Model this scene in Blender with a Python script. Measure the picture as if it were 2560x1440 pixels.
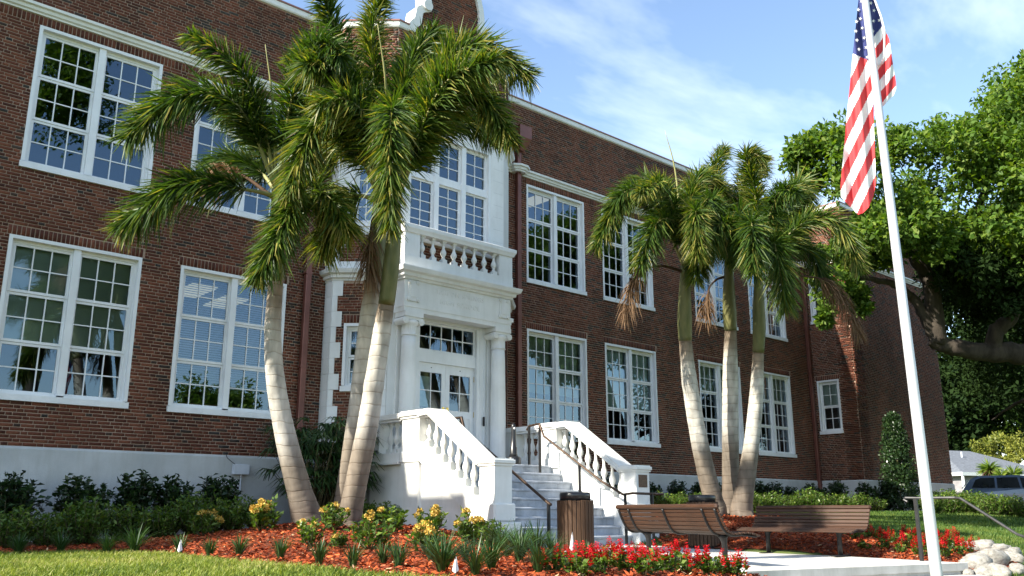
import bpy, bmesh, math, random
import numpy as np
from mathutils import Vector, Matrix, Euler

for o in list(bpy.data.objects):
    bpy.data.objects.remove(o)
scene = bpy.context.scene
COL = scene.collection
rng = np.random.default_rng(11)
random.seed(11)
R = math.radians

# ---------------------------------------------------------------- camera (eye level is z = 0, wall of the school is Y = 16.5)
PITCH, HEAD, FPX = R(14.232), R(41.835), 2204.0
cam_d = bpy.data.cameras.new('camera')
cam = bpy.data.objects.new('camera', cam_d)
COL.objects.link(cam)
cam.location = (0, 0, 0)
cam.rotation_euler = (math.pi / 2 + PITCH, 0, -HEAD)
cam_d.sensor_width = 36.0
cam_d.lens = 36.0 * FPX / 2560.0
cam_d.clip_start = 0.05
cam_d.clip_end = 2000
scene.camera = cam
scene.render.resolution_x, scene.render.resolution_y = 1024, 576

# ---------------------------------------------------------------- light
SUN_EL, SUN_AZ = R(34.4), R(9.2)          # the sun stands to the left (-X), 9 degrees behind the plane of the wall
to_sun = Vector((-math.cos(SUN_EL) * math.cos(SUN_AZ), math.cos(SUN_EL) * math.sin(SUN_AZ), math.sin(SUN_EL)))
sun_d = bpy.data.lights.new('sun', 'SUN')
sun_d.energy = 4.8
sun_d.angle = R(0.53)
sun_d.color = (1.0, 0.93, 0.80)
sun = bpy.data.objects.new('sun', sun_d)
COL.objects.link(sun)
sun.rotation_euler = to_sun.to_track_quat('Z', 'Y').to_euler()

world = bpy.data.worlds.new('World')
scene.world = world
world.use_nodes = True
wn, wl_ = world.node_tree.nodes, world.node_tree.links
wn.clear()
w_out = wn.new('ShaderNodeOutputWorld')
w_bg = wn.new('ShaderNodeBackground')
w_sky = wn.new('ShaderNodeTexSky')
w_sky.sky_type = 'NISHITA'
w_sky.sun_disc = False
w_sky.sun_elevation = SUN_EL
w_sky.sun_rotation = math.atan2(to_sun.x, to_sun.y)
w_sky.air_density = 1.0
w_sky.dust_density = 0.5
w_sky.ozone_density = 1.0
w_tc = wn.new('ShaderNodeTexCoord')
w_sep = wn.new('ShaderNodeSeparateXYZ')
wl_.new(w_tc.outputs['Generated'], w_sep.inputs[0])
# a layer of thin cirrus spread over the whole sky: the view direction is projected on a flat layer overhead
w_zc = wn.new('ShaderNodeMath'); w_zc.operation = 'MAXIMUM'; w_zc.inputs[1].default_value = 0.0
wl_.new(w_sep.outputs['Z'], w_zc.inputs[0])
w_za = wn.new('ShaderNodeMath'); w_za.operation = 'ADD'; w_za.inputs[1].default_value = 0.18
wl_.new(w_zc.outputs[0], w_za.inputs[0])
w_div = wn.new('ShaderNodeVectorMath'); w_div.operation = 'DIVIDE'
w_cmb = wn.new('ShaderNodeCombineXYZ')
for i in range(3):
    wl_.new(w_za.outputs[0], w_cmb.inputs[i])
wl_.new(w_tc.outputs['Generated'], w_div.inputs[0])
wl_.new(w_cmb.outputs[0], w_div.inputs[1])
w_map = wn.new('ShaderNodeMapping')
w_map.inputs['Rotation'].default_value = (0, 0, R(25))
w_map.inputs['Scale'].default_value = (0.55, 1.15, 0.6)
w_map.inputs['Location'].default_value = (2.85, 2.65, 0.0)
wl_.new(w_div.outputs[0], w_map.inputs[0])
w_no = wn.new('ShaderNodeTexNoise')
w_no.inputs['Scale'].default_value = 1.1
w_no.inputs['Detail'].default_value = 7.0
w_no.inputs['Roughness'].default_value = 0.58
w_no.inputs['Distortion'].default_value = 0.25
wl_.new(w_map.outputs[0], w_no.inputs['Vector'])
w_rp = wn.new('ShaderNodeValToRGB')
w_rp.color_ramp.elements[0].position = 0.47
w_rp.color_ramp.elements[0].color = (0.0, 0.0, 0.0, 1)
w_rp.color_ramp.elements[1].position = 0.76
w_rp.color_ramp.elements[1].color = (0.62, 0.62, 0.62, 1)
wl_.new(w_no.outputs[0], w_rp.inputs[0])
w_mix = wn.new('ShaderNodeMixRGB')
wl_.new(w_rp.outputs[0], w_mix.inputs[0])
wl_.new(w_sky.outputs[0], w_mix.inputs[1])
w_mix.inputs[2].default_value = (8.2, 8.5, 8.5, 1)
wl_.new(w_mix.outputs[0], w_bg.inputs[0])
w_bg.inputs[1].default_value = 0.122
wl_.new(w_bg.outputs[0], w_out.inputs[0])

scene.view_settings.view_transform = 'Standard'
scene.view_settings.look = 'None'
scene.view_settings.exposure = 1.45
scene.view_settings.gamma = 1.0
scene.render.engine = 'CYCLES'
try:
    scene.cycles.max_bounces = 8
    scene.cycles.transparent_max_bounces = 12
    scene.cycles.caustics_reflective = False
    scene.cycles.caustics_refractive = False
except Exception:
    pass

# ---------------------------------------------------------------- pixel rays (photo pixels, 2560 x 1440)
_fh = np.array([math.sin(HEAD), math.cos(HEAD), 0.0])
_R = np.array([math.cos(HEAD), -math.sin(HEAD), 0.0])
_Z = np.array([0, 0, 1.0])
_F = _fh * math.cos(PITCH) + _Z * math.sin(PITCH)
_U = -_fh * math.sin(PITCH) + _Z * math.cos(PITCH)
def ray(u, v):
    return (u - 1280) / FPX * _R + _F + (720 - v) / FPX * _U
def px(u, v, d):            # point at distance d along the view axis
    return ray(u, v) * d
def pxY(u, v, Y):
    r = ray(u, v); return r * (Y / r[1])
def pxX(u, v, X):
    r = ray(u, v); return r * (X / r[0])
def proj(P):
    P = np.asarray(P, float)
    d = P @ _F
    return 1280 + FPX * (P @ _R) / d, 720 - FPX * (P @ _U) / d, d

# ---------------------------------------------------------------- materials
def new_mat(name):
    m = bpy.data.materials.new(name); m.use_nodes = True
    n = m.node_tree.nodes; l = m.node_tree.links
    b = n.get('Principled BSDF')
    return m, n, l, b
def ramp_node(n, stops):
    r = n.new('ShaderNodeValToRGB')
    e = r.color_ramp.elements
    e[0].position, e[0].color = stops[0][0], (*stops[0][1], 1)
    e[1].position, e[1].color = stops[-1][0], (*stops[-1][1], 1)
    for p, c in stops[1:-1]:
        k = e.new(p); k.color = (*c, 1)
    return r
def surf(name, c1, c2, scale=3.0, rough=0.6, bump=0.0, bscale=60.0, spec=0.4, metal=0.0, detail=6.0, stretch=None, lo=0.35, hi=0.68, coat=0.0, grime=0.0, gcol=(0.30, 0.28, 0.24)):
    m, n, l, b = new_mat(name)
    tc = n.new('ShaderNodeTexCoord')
    mp = n.new('ShaderNodeMapping')
    if stretch: mp.inputs['Scale'].default_value = stretch
    l.new(tc.outputs['Object'], mp.inputs[0])
    no = n.new('ShaderNodeTexNoise'); no.inputs['Scale'].default_value = scale; no.inputs['Detail'].default_value = detail
    no.inputs['Roughness'].default_value = 0.6
    l.new(mp.outputs[0], no.inputs['Vector'])
    r = ramp_node(n, [(lo, c1), (hi, c2)])
    l.new(no.outputs[0], r.inputs[0]); l.new(r.outputs[0], b.inputs['Base Color'])
    if grime:                                   # rain streaks and smudges, longer than wide
        gm = n.new('ShaderNodeMapping'); gm.inputs['Scale'].default_value = (5.0, 5.0, 0.7); l.new(tc.outputs['Object'], gm.inputs[0])
        gn = n.new('ShaderNodeTexNoise'); gn.inputs['Scale'].default_value = 1.3; gn.inputs['Detail'].default_value = 9; gn.inputs['Roughness'].default_value = 0.68
        l.new(gm.outputs[0], gn.inputs['Vector'])
        gr = ramp_node(n, [(0.46, (0, 0, 0)), (0.74, (grime, grime, grime))]); l.new(gn.outputs[0], gr.inputs[0])
        gx = n.new('ShaderNodeMixRGB'); gx.inputs[2].default_value = (*gcol, 1)
        l.new(gr.outputs[0], gx.inputs[0]); l.new(r.outputs[0], gx.inputs[1]); l.new(gx.outputs[0], b.inputs['Base Color'])
    b.inputs['Roughness'].default_value = rough
    b.inputs['Specular IOR Level'].default_value = spec
    b.inputs['Metallic'].default_value = metal
    b.inputs['Coat Weight'].default_value = coat
    if bump:
        n2 = n.new('ShaderNodeTexNoise'); n2.inputs['Scale'].default_value = bscale; n2.inputs['Detail'].default_value = 5
        l.new(mp.outputs[0], n2.inputs['Vector'])
        bp = n.new('ShaderNodeBump'); bp.inputs['Strength'].default_value = bump; bp.inputs['Distance'].default_value = 0.01
        l.new(n2.outputs[0], bp.inputs['Height']); l.new(bp.outputs[0], b.inputs['Normal'])
    return m
def toned(name, stops, rough=0.6, noise=0.25, nscale=30.0, spec=0.3, bump=0.0, transl=0.0, tcol=None, patch=0.0):
    """colour picked by the face attribute 'tone' (0..1), with a little noise"""
    m, n, l, b = new_mat(name)
    at = n.new('ShaderNodeAttribute'); at.attribute_name = 'tone'
    r = ramp_node(n, stops)
    l.new(at.outputs['Fac'], r.inputs[0])
    tc = n.new('ShaderNodeTexCoord')
    no = n.new('ShaderNodeTexNoise'); no.inputs['Scale'].default_value = nscale; no.inputs['Detail'].default_value = 4
    l.new(tc.outputs['Object'], no.inputs['Vector'])
    mr = n.new('ShaderNodeMapRange'); mr.inputs[1].default_value = 0.25; mr.inputs[2].default_value = 0.75
    mr.inputs[3].default_value = 1 - noise; mr.inputs[4].default_value = 1 + noise
    l.new(no.outputs[0], mr.inputs[0])
    mu = n.new('ShaderNodeVectorMath'); mu.operation = 'SCALE'
    l.new(r.outputs[0], mu.inputs[0]); l.new(mr.outputs[0], mu.inputs['Scale'])
    if patch:
        pm = n.new('ShaderNodeMapping'); pm.inputs['Scale'].default_value = (0.9, 0.9, 0.45); l.new(tc.outputs['Object'], pm.inputs[0])
        pn = n.new('ShaderNodeTexNoise'); pn.inputs['Scale'].default_value = 0.9; pn.inputs['Detail'].default_value = 7; pn.inputs['Roughness'].default_value = 0.6
        l.new(pm.outputs[0], pn.inputs['Vector'])
        p2 = n.new('ShaderNodeMapRange'); p2.inputs[1].default_value = 0.32; p2.inputs[2].default_value = 0.68; p2.inputs[3].default_value = 1 - patch; p2.inputs[4].default_value = 1 + patch
        l.new(pn.outputs[0], p2.inputs[0]); pq_ = n.new('ShaderNodeMath'); pq_.operation = 'MULTIPLY'
        l.new(mr.outputs[0], pq_.inputs[0]); l.new(p2.outputs[0], pq_.inputs[1]); l.new(pq_.outputs[0], mu.inputs['Scale'])
    l.new(mu.outputs[0], b.inputs['Base Color'])
    b.inputs['Roughness'].default_value = rough
    b.inputs['Specular IOR Level'].default_value = spec
    if bump:
        n2 = n.new('ShaderNodeTexNoise'); n2.inputs['Scale'].default_value = 120; n2.inputs['Detail'].default_value = 4
        l.new(tc.outputs['Object'], n2.inputs['Vector'])
        bp = n.new('ShaderNodeBump'); bp.inputs['Strength'].default_value = bump; bp.inputs['Distance'].default_value = 0.004
        l.new(n2.outputs[0], bp.inputs['Height']); l.new(bp.outputs[0], b.inputs['Normal'])
    if transl:
        tr = n.new('ShaderNodeBsdfTranslucent')
        mu2 = n.new('ShaderNodeVectorMath'); mu2.operation = 'MULTIPLY'; mu2.inputs[1].default_value = tcol or (1.3, 1.5, 0.6)
        l.new(mu.outputs[0], mu2.inputs[0]); l.new(mu2.outputs[0], tr.inputs[0])
        mx = n.new('ShaderNodeMixShader'); mx.inputs[0].default_value = transl
        out = n.get('Material Output')
        l.new(b.outputs[0], mx.inputs[1]); l.new(tr.outputs[0], mx.inputs[2]); l.new(mx.outputs[0], out.inputs[0])
    return m
def glass(name, ior=1.75, tint=(0.80, 0.88, 0.88)):
    m, n, l, b = new_mat(name)
    n.remove(b)
    fr = n.new('ShaderNodeFresnel'); fr.inputs[0].default_value = ior
    tr = n.new('ShaderNodeBsdfTransparent'); tr.inputs[0].default_value = (*tint, 1)
    gl = n.new('ShaderNodeBsdfGlossy'); gl.inputs['Roughness'].default_value = 0.0; gl.inputs[0].default_value = (0.66, 0.84, 1.0, 1)
    tc = n.new('ShaderNodeTexCoord')
    no = n.new('ShaderNodeTexNoise'); no.inputs['Scale'].default_value = 1.6; no.inputs['Detail'].default_value = 1
    l.new(tc.outputs['Object'], no.inputs['Vector'])
    bp = n.new('ShaderNodeBump'); bp.inputs['Strength'].default_value = 0.06; bp.inputs['Distance'].default_value = 0.02
    l.new(no.outputs[0], bp.inputs['Height']); l.new(bp.outputs[0], gl.inputs['Normal'])
    mx = n.new('ShaderNodeMixShader')
    l.new(fr.outputs[0], mx.inputs[0]); l.new(tr.outputs[0], mx.inputs[1]); l.new(gl.outputs[0], mx.inputs[2])
    l.new(mx.outputs[0], n.get('Material Output').inputs[0])
    return m
def emit(name, col, strength):
    m, n, l, b = new_mat(name)
    b.inputs['Base Color'].default_value = (*col, 1)
    b.inputs['Emission Color'].default_value = (*col, 1)
    b.inputs['Emission Strength'].default_value = strength
    return m

M = {}
M['brick'] = toned('brick', [(0.0, (0.050, 0.019, 0.013)), (0.3, (0.092, 0.030, 0.017)), (0.62, (0.132, 0.043, 0.024)), (0.84, (0.172, 0.062, 0.034)), (0.90, (0.058, 0.035, 0.025)), (1.0, (0.036, 0.032, 0.029))], rough=0.85, noise=0.35, nscale=22, bump=0.5, spec=0.25, patch=0.40)
M['mortar'] = surf('mortar', (0.28, 0.19, 0.135), (0.43, 0.315, 0.24), scale=1.3, rough=0.95, bump=0.4, bscale=140)
M['white'] = surf('white_paint', (0.70, 0.70, 0.67), (0.80, 0.80, 0.78), scale=1.4, rough=0.5, bump=0.16, bscale=70, grime=0.16)
M['trim'] = surf('white_window_paint', (0.72, 0.73, 0.73), (0.80, 0.81, 0.81), scale=2.0, rough=0.42, bump=0.05, bscale=60, grime=0.12)
M['plinth'] = surf('plinth_stucco', (0.40, 0.41, 0.40), (0.52, 0.53, 0.52), scale=1.1, rough=0.85, bump=0.45, bscale=60, grime=0.35)
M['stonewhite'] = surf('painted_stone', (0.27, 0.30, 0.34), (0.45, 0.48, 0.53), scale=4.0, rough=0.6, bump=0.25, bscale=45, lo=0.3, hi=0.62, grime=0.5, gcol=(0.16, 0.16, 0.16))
M['concrete'] = surf('concrete', (0.44, 0.43, 0.40), (0.60, 0.585, 0.55), scale=1.6, rough=0.9, bump=0.35, bscale=120, grime=0.5, gcol=(0.26, 0.25, 0.22))
M['copper'] = surf('brown_metal', (0.13, 0.045, 0.032), (0.20, 0.075, 0.055), scale=2.0, rough=0.42, spec=0.5, metal=0.35)
M['cap'] = surf('coping_metal', (0.24, 0.105, 0.085), (0.33, 0.16, 0.13), scale=2.0, rough=0.45, metal=0.2)
M['black'] = surf('black_metal', (0.006, 0.006, 0.007), (0.014, 0.014, 0.015), scale=8, rough=0.45, spec=0.35)
M['bronze'] = surf('bronze_rail', (0.055, 0.035, 0.025), (0.10, 0.065, 0.045), scale=6, rough=0.35, metal=0.6)
M['steel'] = surf('grey_rail', (0.035, 0.035, 0.036), (0.07, 0.07, 0.07), scale=6, rough=0.45, metal=0.4)
M['brass'] = surf('brass', (0.60, 0.42, 0.10), (0.75, 0.55, 0.18), scale=6, rough=0.25, metal=1.0)
M['glass'] = glass('window_glass', 2.25, (0.80, 0.89, 0.90))
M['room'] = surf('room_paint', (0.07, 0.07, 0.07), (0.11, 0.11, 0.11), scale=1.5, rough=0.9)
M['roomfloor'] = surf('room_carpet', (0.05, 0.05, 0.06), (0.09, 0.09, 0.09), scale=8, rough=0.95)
M['shade_green'] = surf('green_shade', (0.60, 0.70, 0.60), (0.70, 0.78, 0.69), scale=0.8, rough=0.9)
M['blind'] = surf('white_blind', (0.62, 0.66, 0.68), (0.74, 0.76, 0.78), scale=2, rough=0.6)
M['desk'] = surf('desk_wood', (0.22, 0.12, 0.05), (0.35, 0.20, 0.09), scale=4, rough=0.6)
M['lamp'] = emit('ceiling_panel', (1.0, 0.90, 0.62), 0.16)
M['wood'] = surf('stained_slat', (0.018, 0.008, 0.004), (0.066, 0.028, 0.013), scale=3.0, rough=0.55, bump=0.3, bscale=90, stretch=(1.0, 14.0, 14.0), lo=0.25, hi=0.75)
M['woodbin'] = surf('weathered_slat', (0.028, 0.013, 0.006), (0.098, 0.048, 0.020), scale=3.0, rough=0.7, bump=0.3, bscale=90, stretch=(14.0, 14.0, 1.0), lo=0.25, hi=0.75)
M['rubber'] = surf('black_plastic', (0.012, 0.012, 0.013), (0.022, 0.022, 0.024), scale=10, rough=0.3, spec=0.5)
M['alu'] = surf('flagpole_metal', (0.50, 0.51, 0.53), (0.60, 0.61, 0.63), scale=3, rough=0.42, metal=0.25, spec=0.6, stretch=(1, 1, 0.2))
M['rock'] = surf('white_limestone', (0.13, 0.12, 0.105), (0.34, 0.325, 0.29), scale=3.2, rough=0.95, bump=1.0, bscale=16, lo=0.28, hi=0.6)
M['plastic'] = surf('white_plastic', (0.72, 0.72, 0.72), (0.82, 0.82, 0.82), scale=4, rough=0.5)
M['greybox'] = surf('grey_box', (0.50, 0.53, 0.58), (0.60, 0.63, 0.68), scale=4, rough=0.45)
M['plaque'] = surf('bronze_plaque', (0.07, 0.04, 0.03), (0.13, 0.08, 0.06), scale=30, rough=0.45, metal=0.6, bump=0.5, bscale=60)
M['paper'] = surf('posted_notice', (0.55, 0.70, 0.68), (0.75, 0.82, 0.80), scale=9, rough=0.8)
M['shingle'] = surf('roof_shingles', (0.09, 0.10, 0.115), (0.16, 0.175, 0.20), scale=5, rough=0.9, bump=0.6, bscale=20, stretch=(1, 1, 4))
M['siding'] = surf('house_siding', (0.20, 0.19, 0.20), (0.27, 0.26, 0.27), scale=3, rough=0.8)
M['carpaint'] = surf('car_paint', (0.08, 0.12, 0.20), (0.11, 0.16, 0.25), scale=2, rough=0.3, metal=0.5, coat=0.6)
M['carglass'] = surf('car_glass', (0.015, 0.018, 0.022), (0.03, 0.035, 0.04), scale=2, rough=0.05, spec=0.8)
M['tyre'] = surf('tyre', (0.012, 0.012, 0.012), (0.025, 0.025, 0.025), scale=9, rough=0.9)
M['redflag'] = surf('flag_red', (0.50, 0.030, 0.038), (0.56, 0.040, 0.045), scale=2, rough=0.75)
M['whiteflag'] = surf('flag_white', (0.74, 0.74, 0.74), (0.80, 0.80, 0.80), scale=2, rough=0.75)
M['blueflag'] = surf('flag_blue', (0.022, 0.032, 0.14), (0.03, 0.042, 0.17), scale=2, rough=0.75)

G1, G2, G3 = (0.020, 0.050, 0.010), (0.050, 0.115, 0.018), (0.11, 0.17, 0.028)
M['palmleaf'] = toned('palm_leaflet', [(0.0, (0.016, 0.040, 0.008)), (0.5, (0.040, 0.085, 0.012)), (0.85, (0.092, 0.138, 0.018)), (1.0, (0.21, 0.19, 0.04))], rough=0.48, noise=0.2, nscale=3, spec=0.36, transl=0.32, tcol=(1.7, 1.7, 0.5))
M['deadleaf'] = toned('dead_leaflet', [(0.0, (0.08, 0.045, 0.025)), (1.0, (0.24, 0.15, 0.085))], rough=0.8, noise=0.2, nscale=3, transl=0.2, tcol=(1.2, 1.0, 0.7))
M['oakleaf'] = toned('oak_leaf', [(0.0, (0.034, 0.078, 0.010)), (0.5, (0.074, 0.138, 0.018)), (1.0, (0.165, 0.215, 0.034))], rough=0.58, noise=0.2, nscale=2, spec=0.22, transl=0.36, tcol=(1.6, 1.7, 0.5))
M['darkleaf'] = toned('dark_leaf', [(0.0, (0.010, 0.028, 0.010)), (0.6, (0.022, 0.050, 0.016)), (1.0, (0.05, 0.085, 0.022))], rough=0.35, noise=0.2, nscale=5, spec=0.5, transl=0.2)
M['shadeleaf'] = toned('leaf_with_painted_shade', [(0.0, (0.006, 0.016, 0.005)), (1.0, (0.022, 0.042, 0.010))], rough=0.8, noise=0.2, nscale=2, spec=0.08, transl=0.15)  # shade under the oak and behind it, put into the leaf colour
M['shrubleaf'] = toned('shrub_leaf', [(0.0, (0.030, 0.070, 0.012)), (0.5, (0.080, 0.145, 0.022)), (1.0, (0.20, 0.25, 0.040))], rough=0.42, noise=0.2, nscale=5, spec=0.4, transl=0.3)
M['strapleaf'] = toned('strap_leaf', [(0.0, (0.014, 0.040, 0.012)), (0.6, (0.035, 0.082, 0.022)), (1.0, (0.10, 0.15, 0.04))], rough=0.45, noise=0.15, nscale=5, spec=0.4, transl=0.2)
M['yellowleaf'] = toned('yellow_green_leaf', [(0.0, (0.07, 0.10, 0.015)), (1.0, (0.22, 0.22, 0.035))], rough=0.5, noise=0.2, nscale=3, transl=0.25)
M['yellowpetal'] = toned('yellow_petal', [(0.0, (0.36, 0.18, 0.02)), (0.5, (0.55, 0.37, 0.06)), (1.0, (0.64, 0.50, 0.15))], rough=0.6, noise=0.1, transl=0.2, tcol=(1.1, 1.0, 0.7))
M['redpetal'] = toned('red_petal', [(0.0, (0.40, 0.006, 0.012)), (1.0, (0.72, 0.022, 0.030))], rough=0.55, noise=0.1, transl=0.25, tcol=(1.2, 0.8, 0.8))
M['grass'] = toned('grass_blade', [(0.0, (0.075, 0.125, 0.016)), (0.45, (0.175, 0.225, 0.032)), (0.8, (0.29, 0.31, 0.06)), (1.0, (0.46, 0.40, 0.18))], rough=0.55, noise=0.15, nscale=3, transl=0.3, tcol=(1.3, 1.4, 0.6))
M['grassdark'] = toned('lawn_blade', [(0.0, (0.030, 0.075, 0.013)), (0.5, (0.065, 0.125, 0.020)), (1.0, (0.15, 0.19, 0.035))], rough=0.55, noise=0.15, nscale=3, transl=0.3, tcol=(1.3, 1.4, 0.6))
M['chip'] = toned('mulch_chip', [(0.0, (0.08, 0.018, 0.007)), (0.4, (0.28, 0.050, 0.013)), (0.8, (0.48, 0.100, 0.024)), (0.93, (0.52, 0.17, 0.060)), (1.0, (0.48, 0.32, 0.18))], rough=0.8, noise=0.25, nscale=60)
M['bark'] = surf('oak_bark', (0.022, 0.017, 0.013), (0.062, 0.050, 0.038), scale=5, rough=0.95, bump=1.0, bscale=14, stretch=(1, 1, 0.35))
M['stem'] = surf('stem', (0.05, 0.045, 0.02), (0.10, 0.09, 0.04), scale=5, rough=0.8)
M['soil'] = surf('mulch_ground', (0.085, 0.020, 0.008), (0.22, 0.048, 0.014), scale=14, rough=0.95, bump=1.0, bscale=40)
M['lawn'] = surf('lawn_ground', (0.045, 0.075, 0.014), (0.095, 0.125, 0.026), scale=5, rough=0.95, bump=1.0, bscale=60)
M['asphalt'] = surf('asphalt', (0.04, 0.04, 0.042), (0.06, 0.06, 0.06), scale=5, rough=0.95, bump=0.6, bscale=200)

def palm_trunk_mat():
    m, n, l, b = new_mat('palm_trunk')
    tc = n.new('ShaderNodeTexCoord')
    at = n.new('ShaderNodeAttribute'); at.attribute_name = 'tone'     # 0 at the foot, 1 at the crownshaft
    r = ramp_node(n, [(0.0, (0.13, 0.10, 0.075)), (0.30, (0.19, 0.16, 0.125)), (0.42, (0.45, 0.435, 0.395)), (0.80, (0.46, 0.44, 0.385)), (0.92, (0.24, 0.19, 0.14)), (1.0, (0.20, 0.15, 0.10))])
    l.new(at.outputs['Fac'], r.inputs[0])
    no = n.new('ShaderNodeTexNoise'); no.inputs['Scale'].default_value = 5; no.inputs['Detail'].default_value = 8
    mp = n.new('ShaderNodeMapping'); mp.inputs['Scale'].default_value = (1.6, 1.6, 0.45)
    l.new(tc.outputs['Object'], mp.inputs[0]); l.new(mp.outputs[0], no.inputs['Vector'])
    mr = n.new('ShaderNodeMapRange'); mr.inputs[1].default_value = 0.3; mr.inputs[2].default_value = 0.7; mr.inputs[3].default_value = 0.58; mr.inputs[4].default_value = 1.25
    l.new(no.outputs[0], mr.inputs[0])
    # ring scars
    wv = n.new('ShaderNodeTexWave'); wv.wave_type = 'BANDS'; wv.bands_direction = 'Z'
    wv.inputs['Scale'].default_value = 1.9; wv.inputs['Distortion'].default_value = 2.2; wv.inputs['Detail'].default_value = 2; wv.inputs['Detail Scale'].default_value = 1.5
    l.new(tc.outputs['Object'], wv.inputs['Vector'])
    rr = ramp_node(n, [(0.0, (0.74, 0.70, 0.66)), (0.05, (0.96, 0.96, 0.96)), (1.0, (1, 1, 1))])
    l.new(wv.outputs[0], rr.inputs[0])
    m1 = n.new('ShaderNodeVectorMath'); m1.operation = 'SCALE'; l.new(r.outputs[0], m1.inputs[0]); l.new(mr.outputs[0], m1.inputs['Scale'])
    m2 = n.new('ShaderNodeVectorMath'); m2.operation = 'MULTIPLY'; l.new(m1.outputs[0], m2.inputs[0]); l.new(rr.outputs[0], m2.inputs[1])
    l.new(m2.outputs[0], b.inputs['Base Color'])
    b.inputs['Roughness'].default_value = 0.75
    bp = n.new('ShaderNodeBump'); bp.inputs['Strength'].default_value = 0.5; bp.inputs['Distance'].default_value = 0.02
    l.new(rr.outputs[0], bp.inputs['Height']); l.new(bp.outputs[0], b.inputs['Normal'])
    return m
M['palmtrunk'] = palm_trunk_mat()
M['shaft'] = surf('crownshaft', (0.085, 0.095, 0.035), (0.17, 0.16, 0.065), scale=2.5, rough=0.45, stretch=(3, 3, 0.5))
M['petiole'] = surf('petiole', (0.24, 0.24, 0.09), (0.34, 0.32, 0.13), scale=4, rough=0.5)

# ---------------------------------------------------------------- mesh helpers
WLOC = {}
def wloc(o):
    return WLOC.get(o.name, Vector((0, 0, 0))) if o is not None else Vector((0, 0, 0))
def tag(o, label=None, cat=None, group=None, kind=None):
    if label: o['label'] = label
    if cat: o['category'] = cat
    if group: o['group'] = group
    if kind: o['kind'] = kind
    return o
def thing(name, label, cat, loc=(0, 0, 0), group=None, rz=0.0):
    o = bpy.data.objects.new(name, None); COL.objects.link(o)
    o.location = loc; o.rotation_euler = (0, 0, rz); o.empty_display_size = 0.2
    WLOC[o.name] = Vector(loc)
    return tag(o, label, cat, group)
def link(name, me, parent=None, loc=None, rot=None, kind=None, local=False):
    """loc is a world location unless local"""
    o = bpy.data.objects.new(name, me); COL.objects.link(o)
    o.parent = parent
    base = Vector((0, 0, 0)) if local else wloc(parent)
    L = Vector(loc) if loc is not None else base
    o.location = L - base
    if rot: o.rotation_euler = rot
    WLOC[o.name] = L
    if kind: o['kind'] = kind
    return o
def copy_tree(o, parent=None):
    c = o.copy(); COL.objects.link(c); c.parent = parent
    WLOC[c.name] = wloc(o)
    for ch in list(o.children):
        copy_tree(ch, c)
    return c
def fast_mesh(name, V, F, mats, tone=None, smooth=False, mi=None):
    """V (n,3) array, F (m,k) array with k 3 or 4"""
    V = np.asarray(V, np.float32); F = np.asarray(F, np.int32)
    me = bpy.data.meshes.new(name)
    nf, k = F.shape
    me.vertices.add(len(V)); me.vertices.foreach_set('co', V.ravel())
    me.loops.add(nf * k); me.loops.foreach_set('vertex_index', F.ravel())
    me.polygons.add(nf); me.polygons.foreach_set('loop_start', np.arange(0, nf * k, k, dtype=np.int32))
    for m in (mats if isinstance(mats, (list, tuple)) else [mats]): me.materials.append(m)
    if mi is not None: me.polygons.foreach_set('material_index', np.asarray(mi, np.int32))
    if smooth: me.polygons.foreach_set('use_smooth', np.ones(nf, bool))
    me.update(calc_edges=True)
    if tone is not None:
        a = me.attributes.new('tone', 'FLOAT', 'FACE')
        a.data.foreach_set('value', np.asarray(tone, np.float32))
    return me

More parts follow.
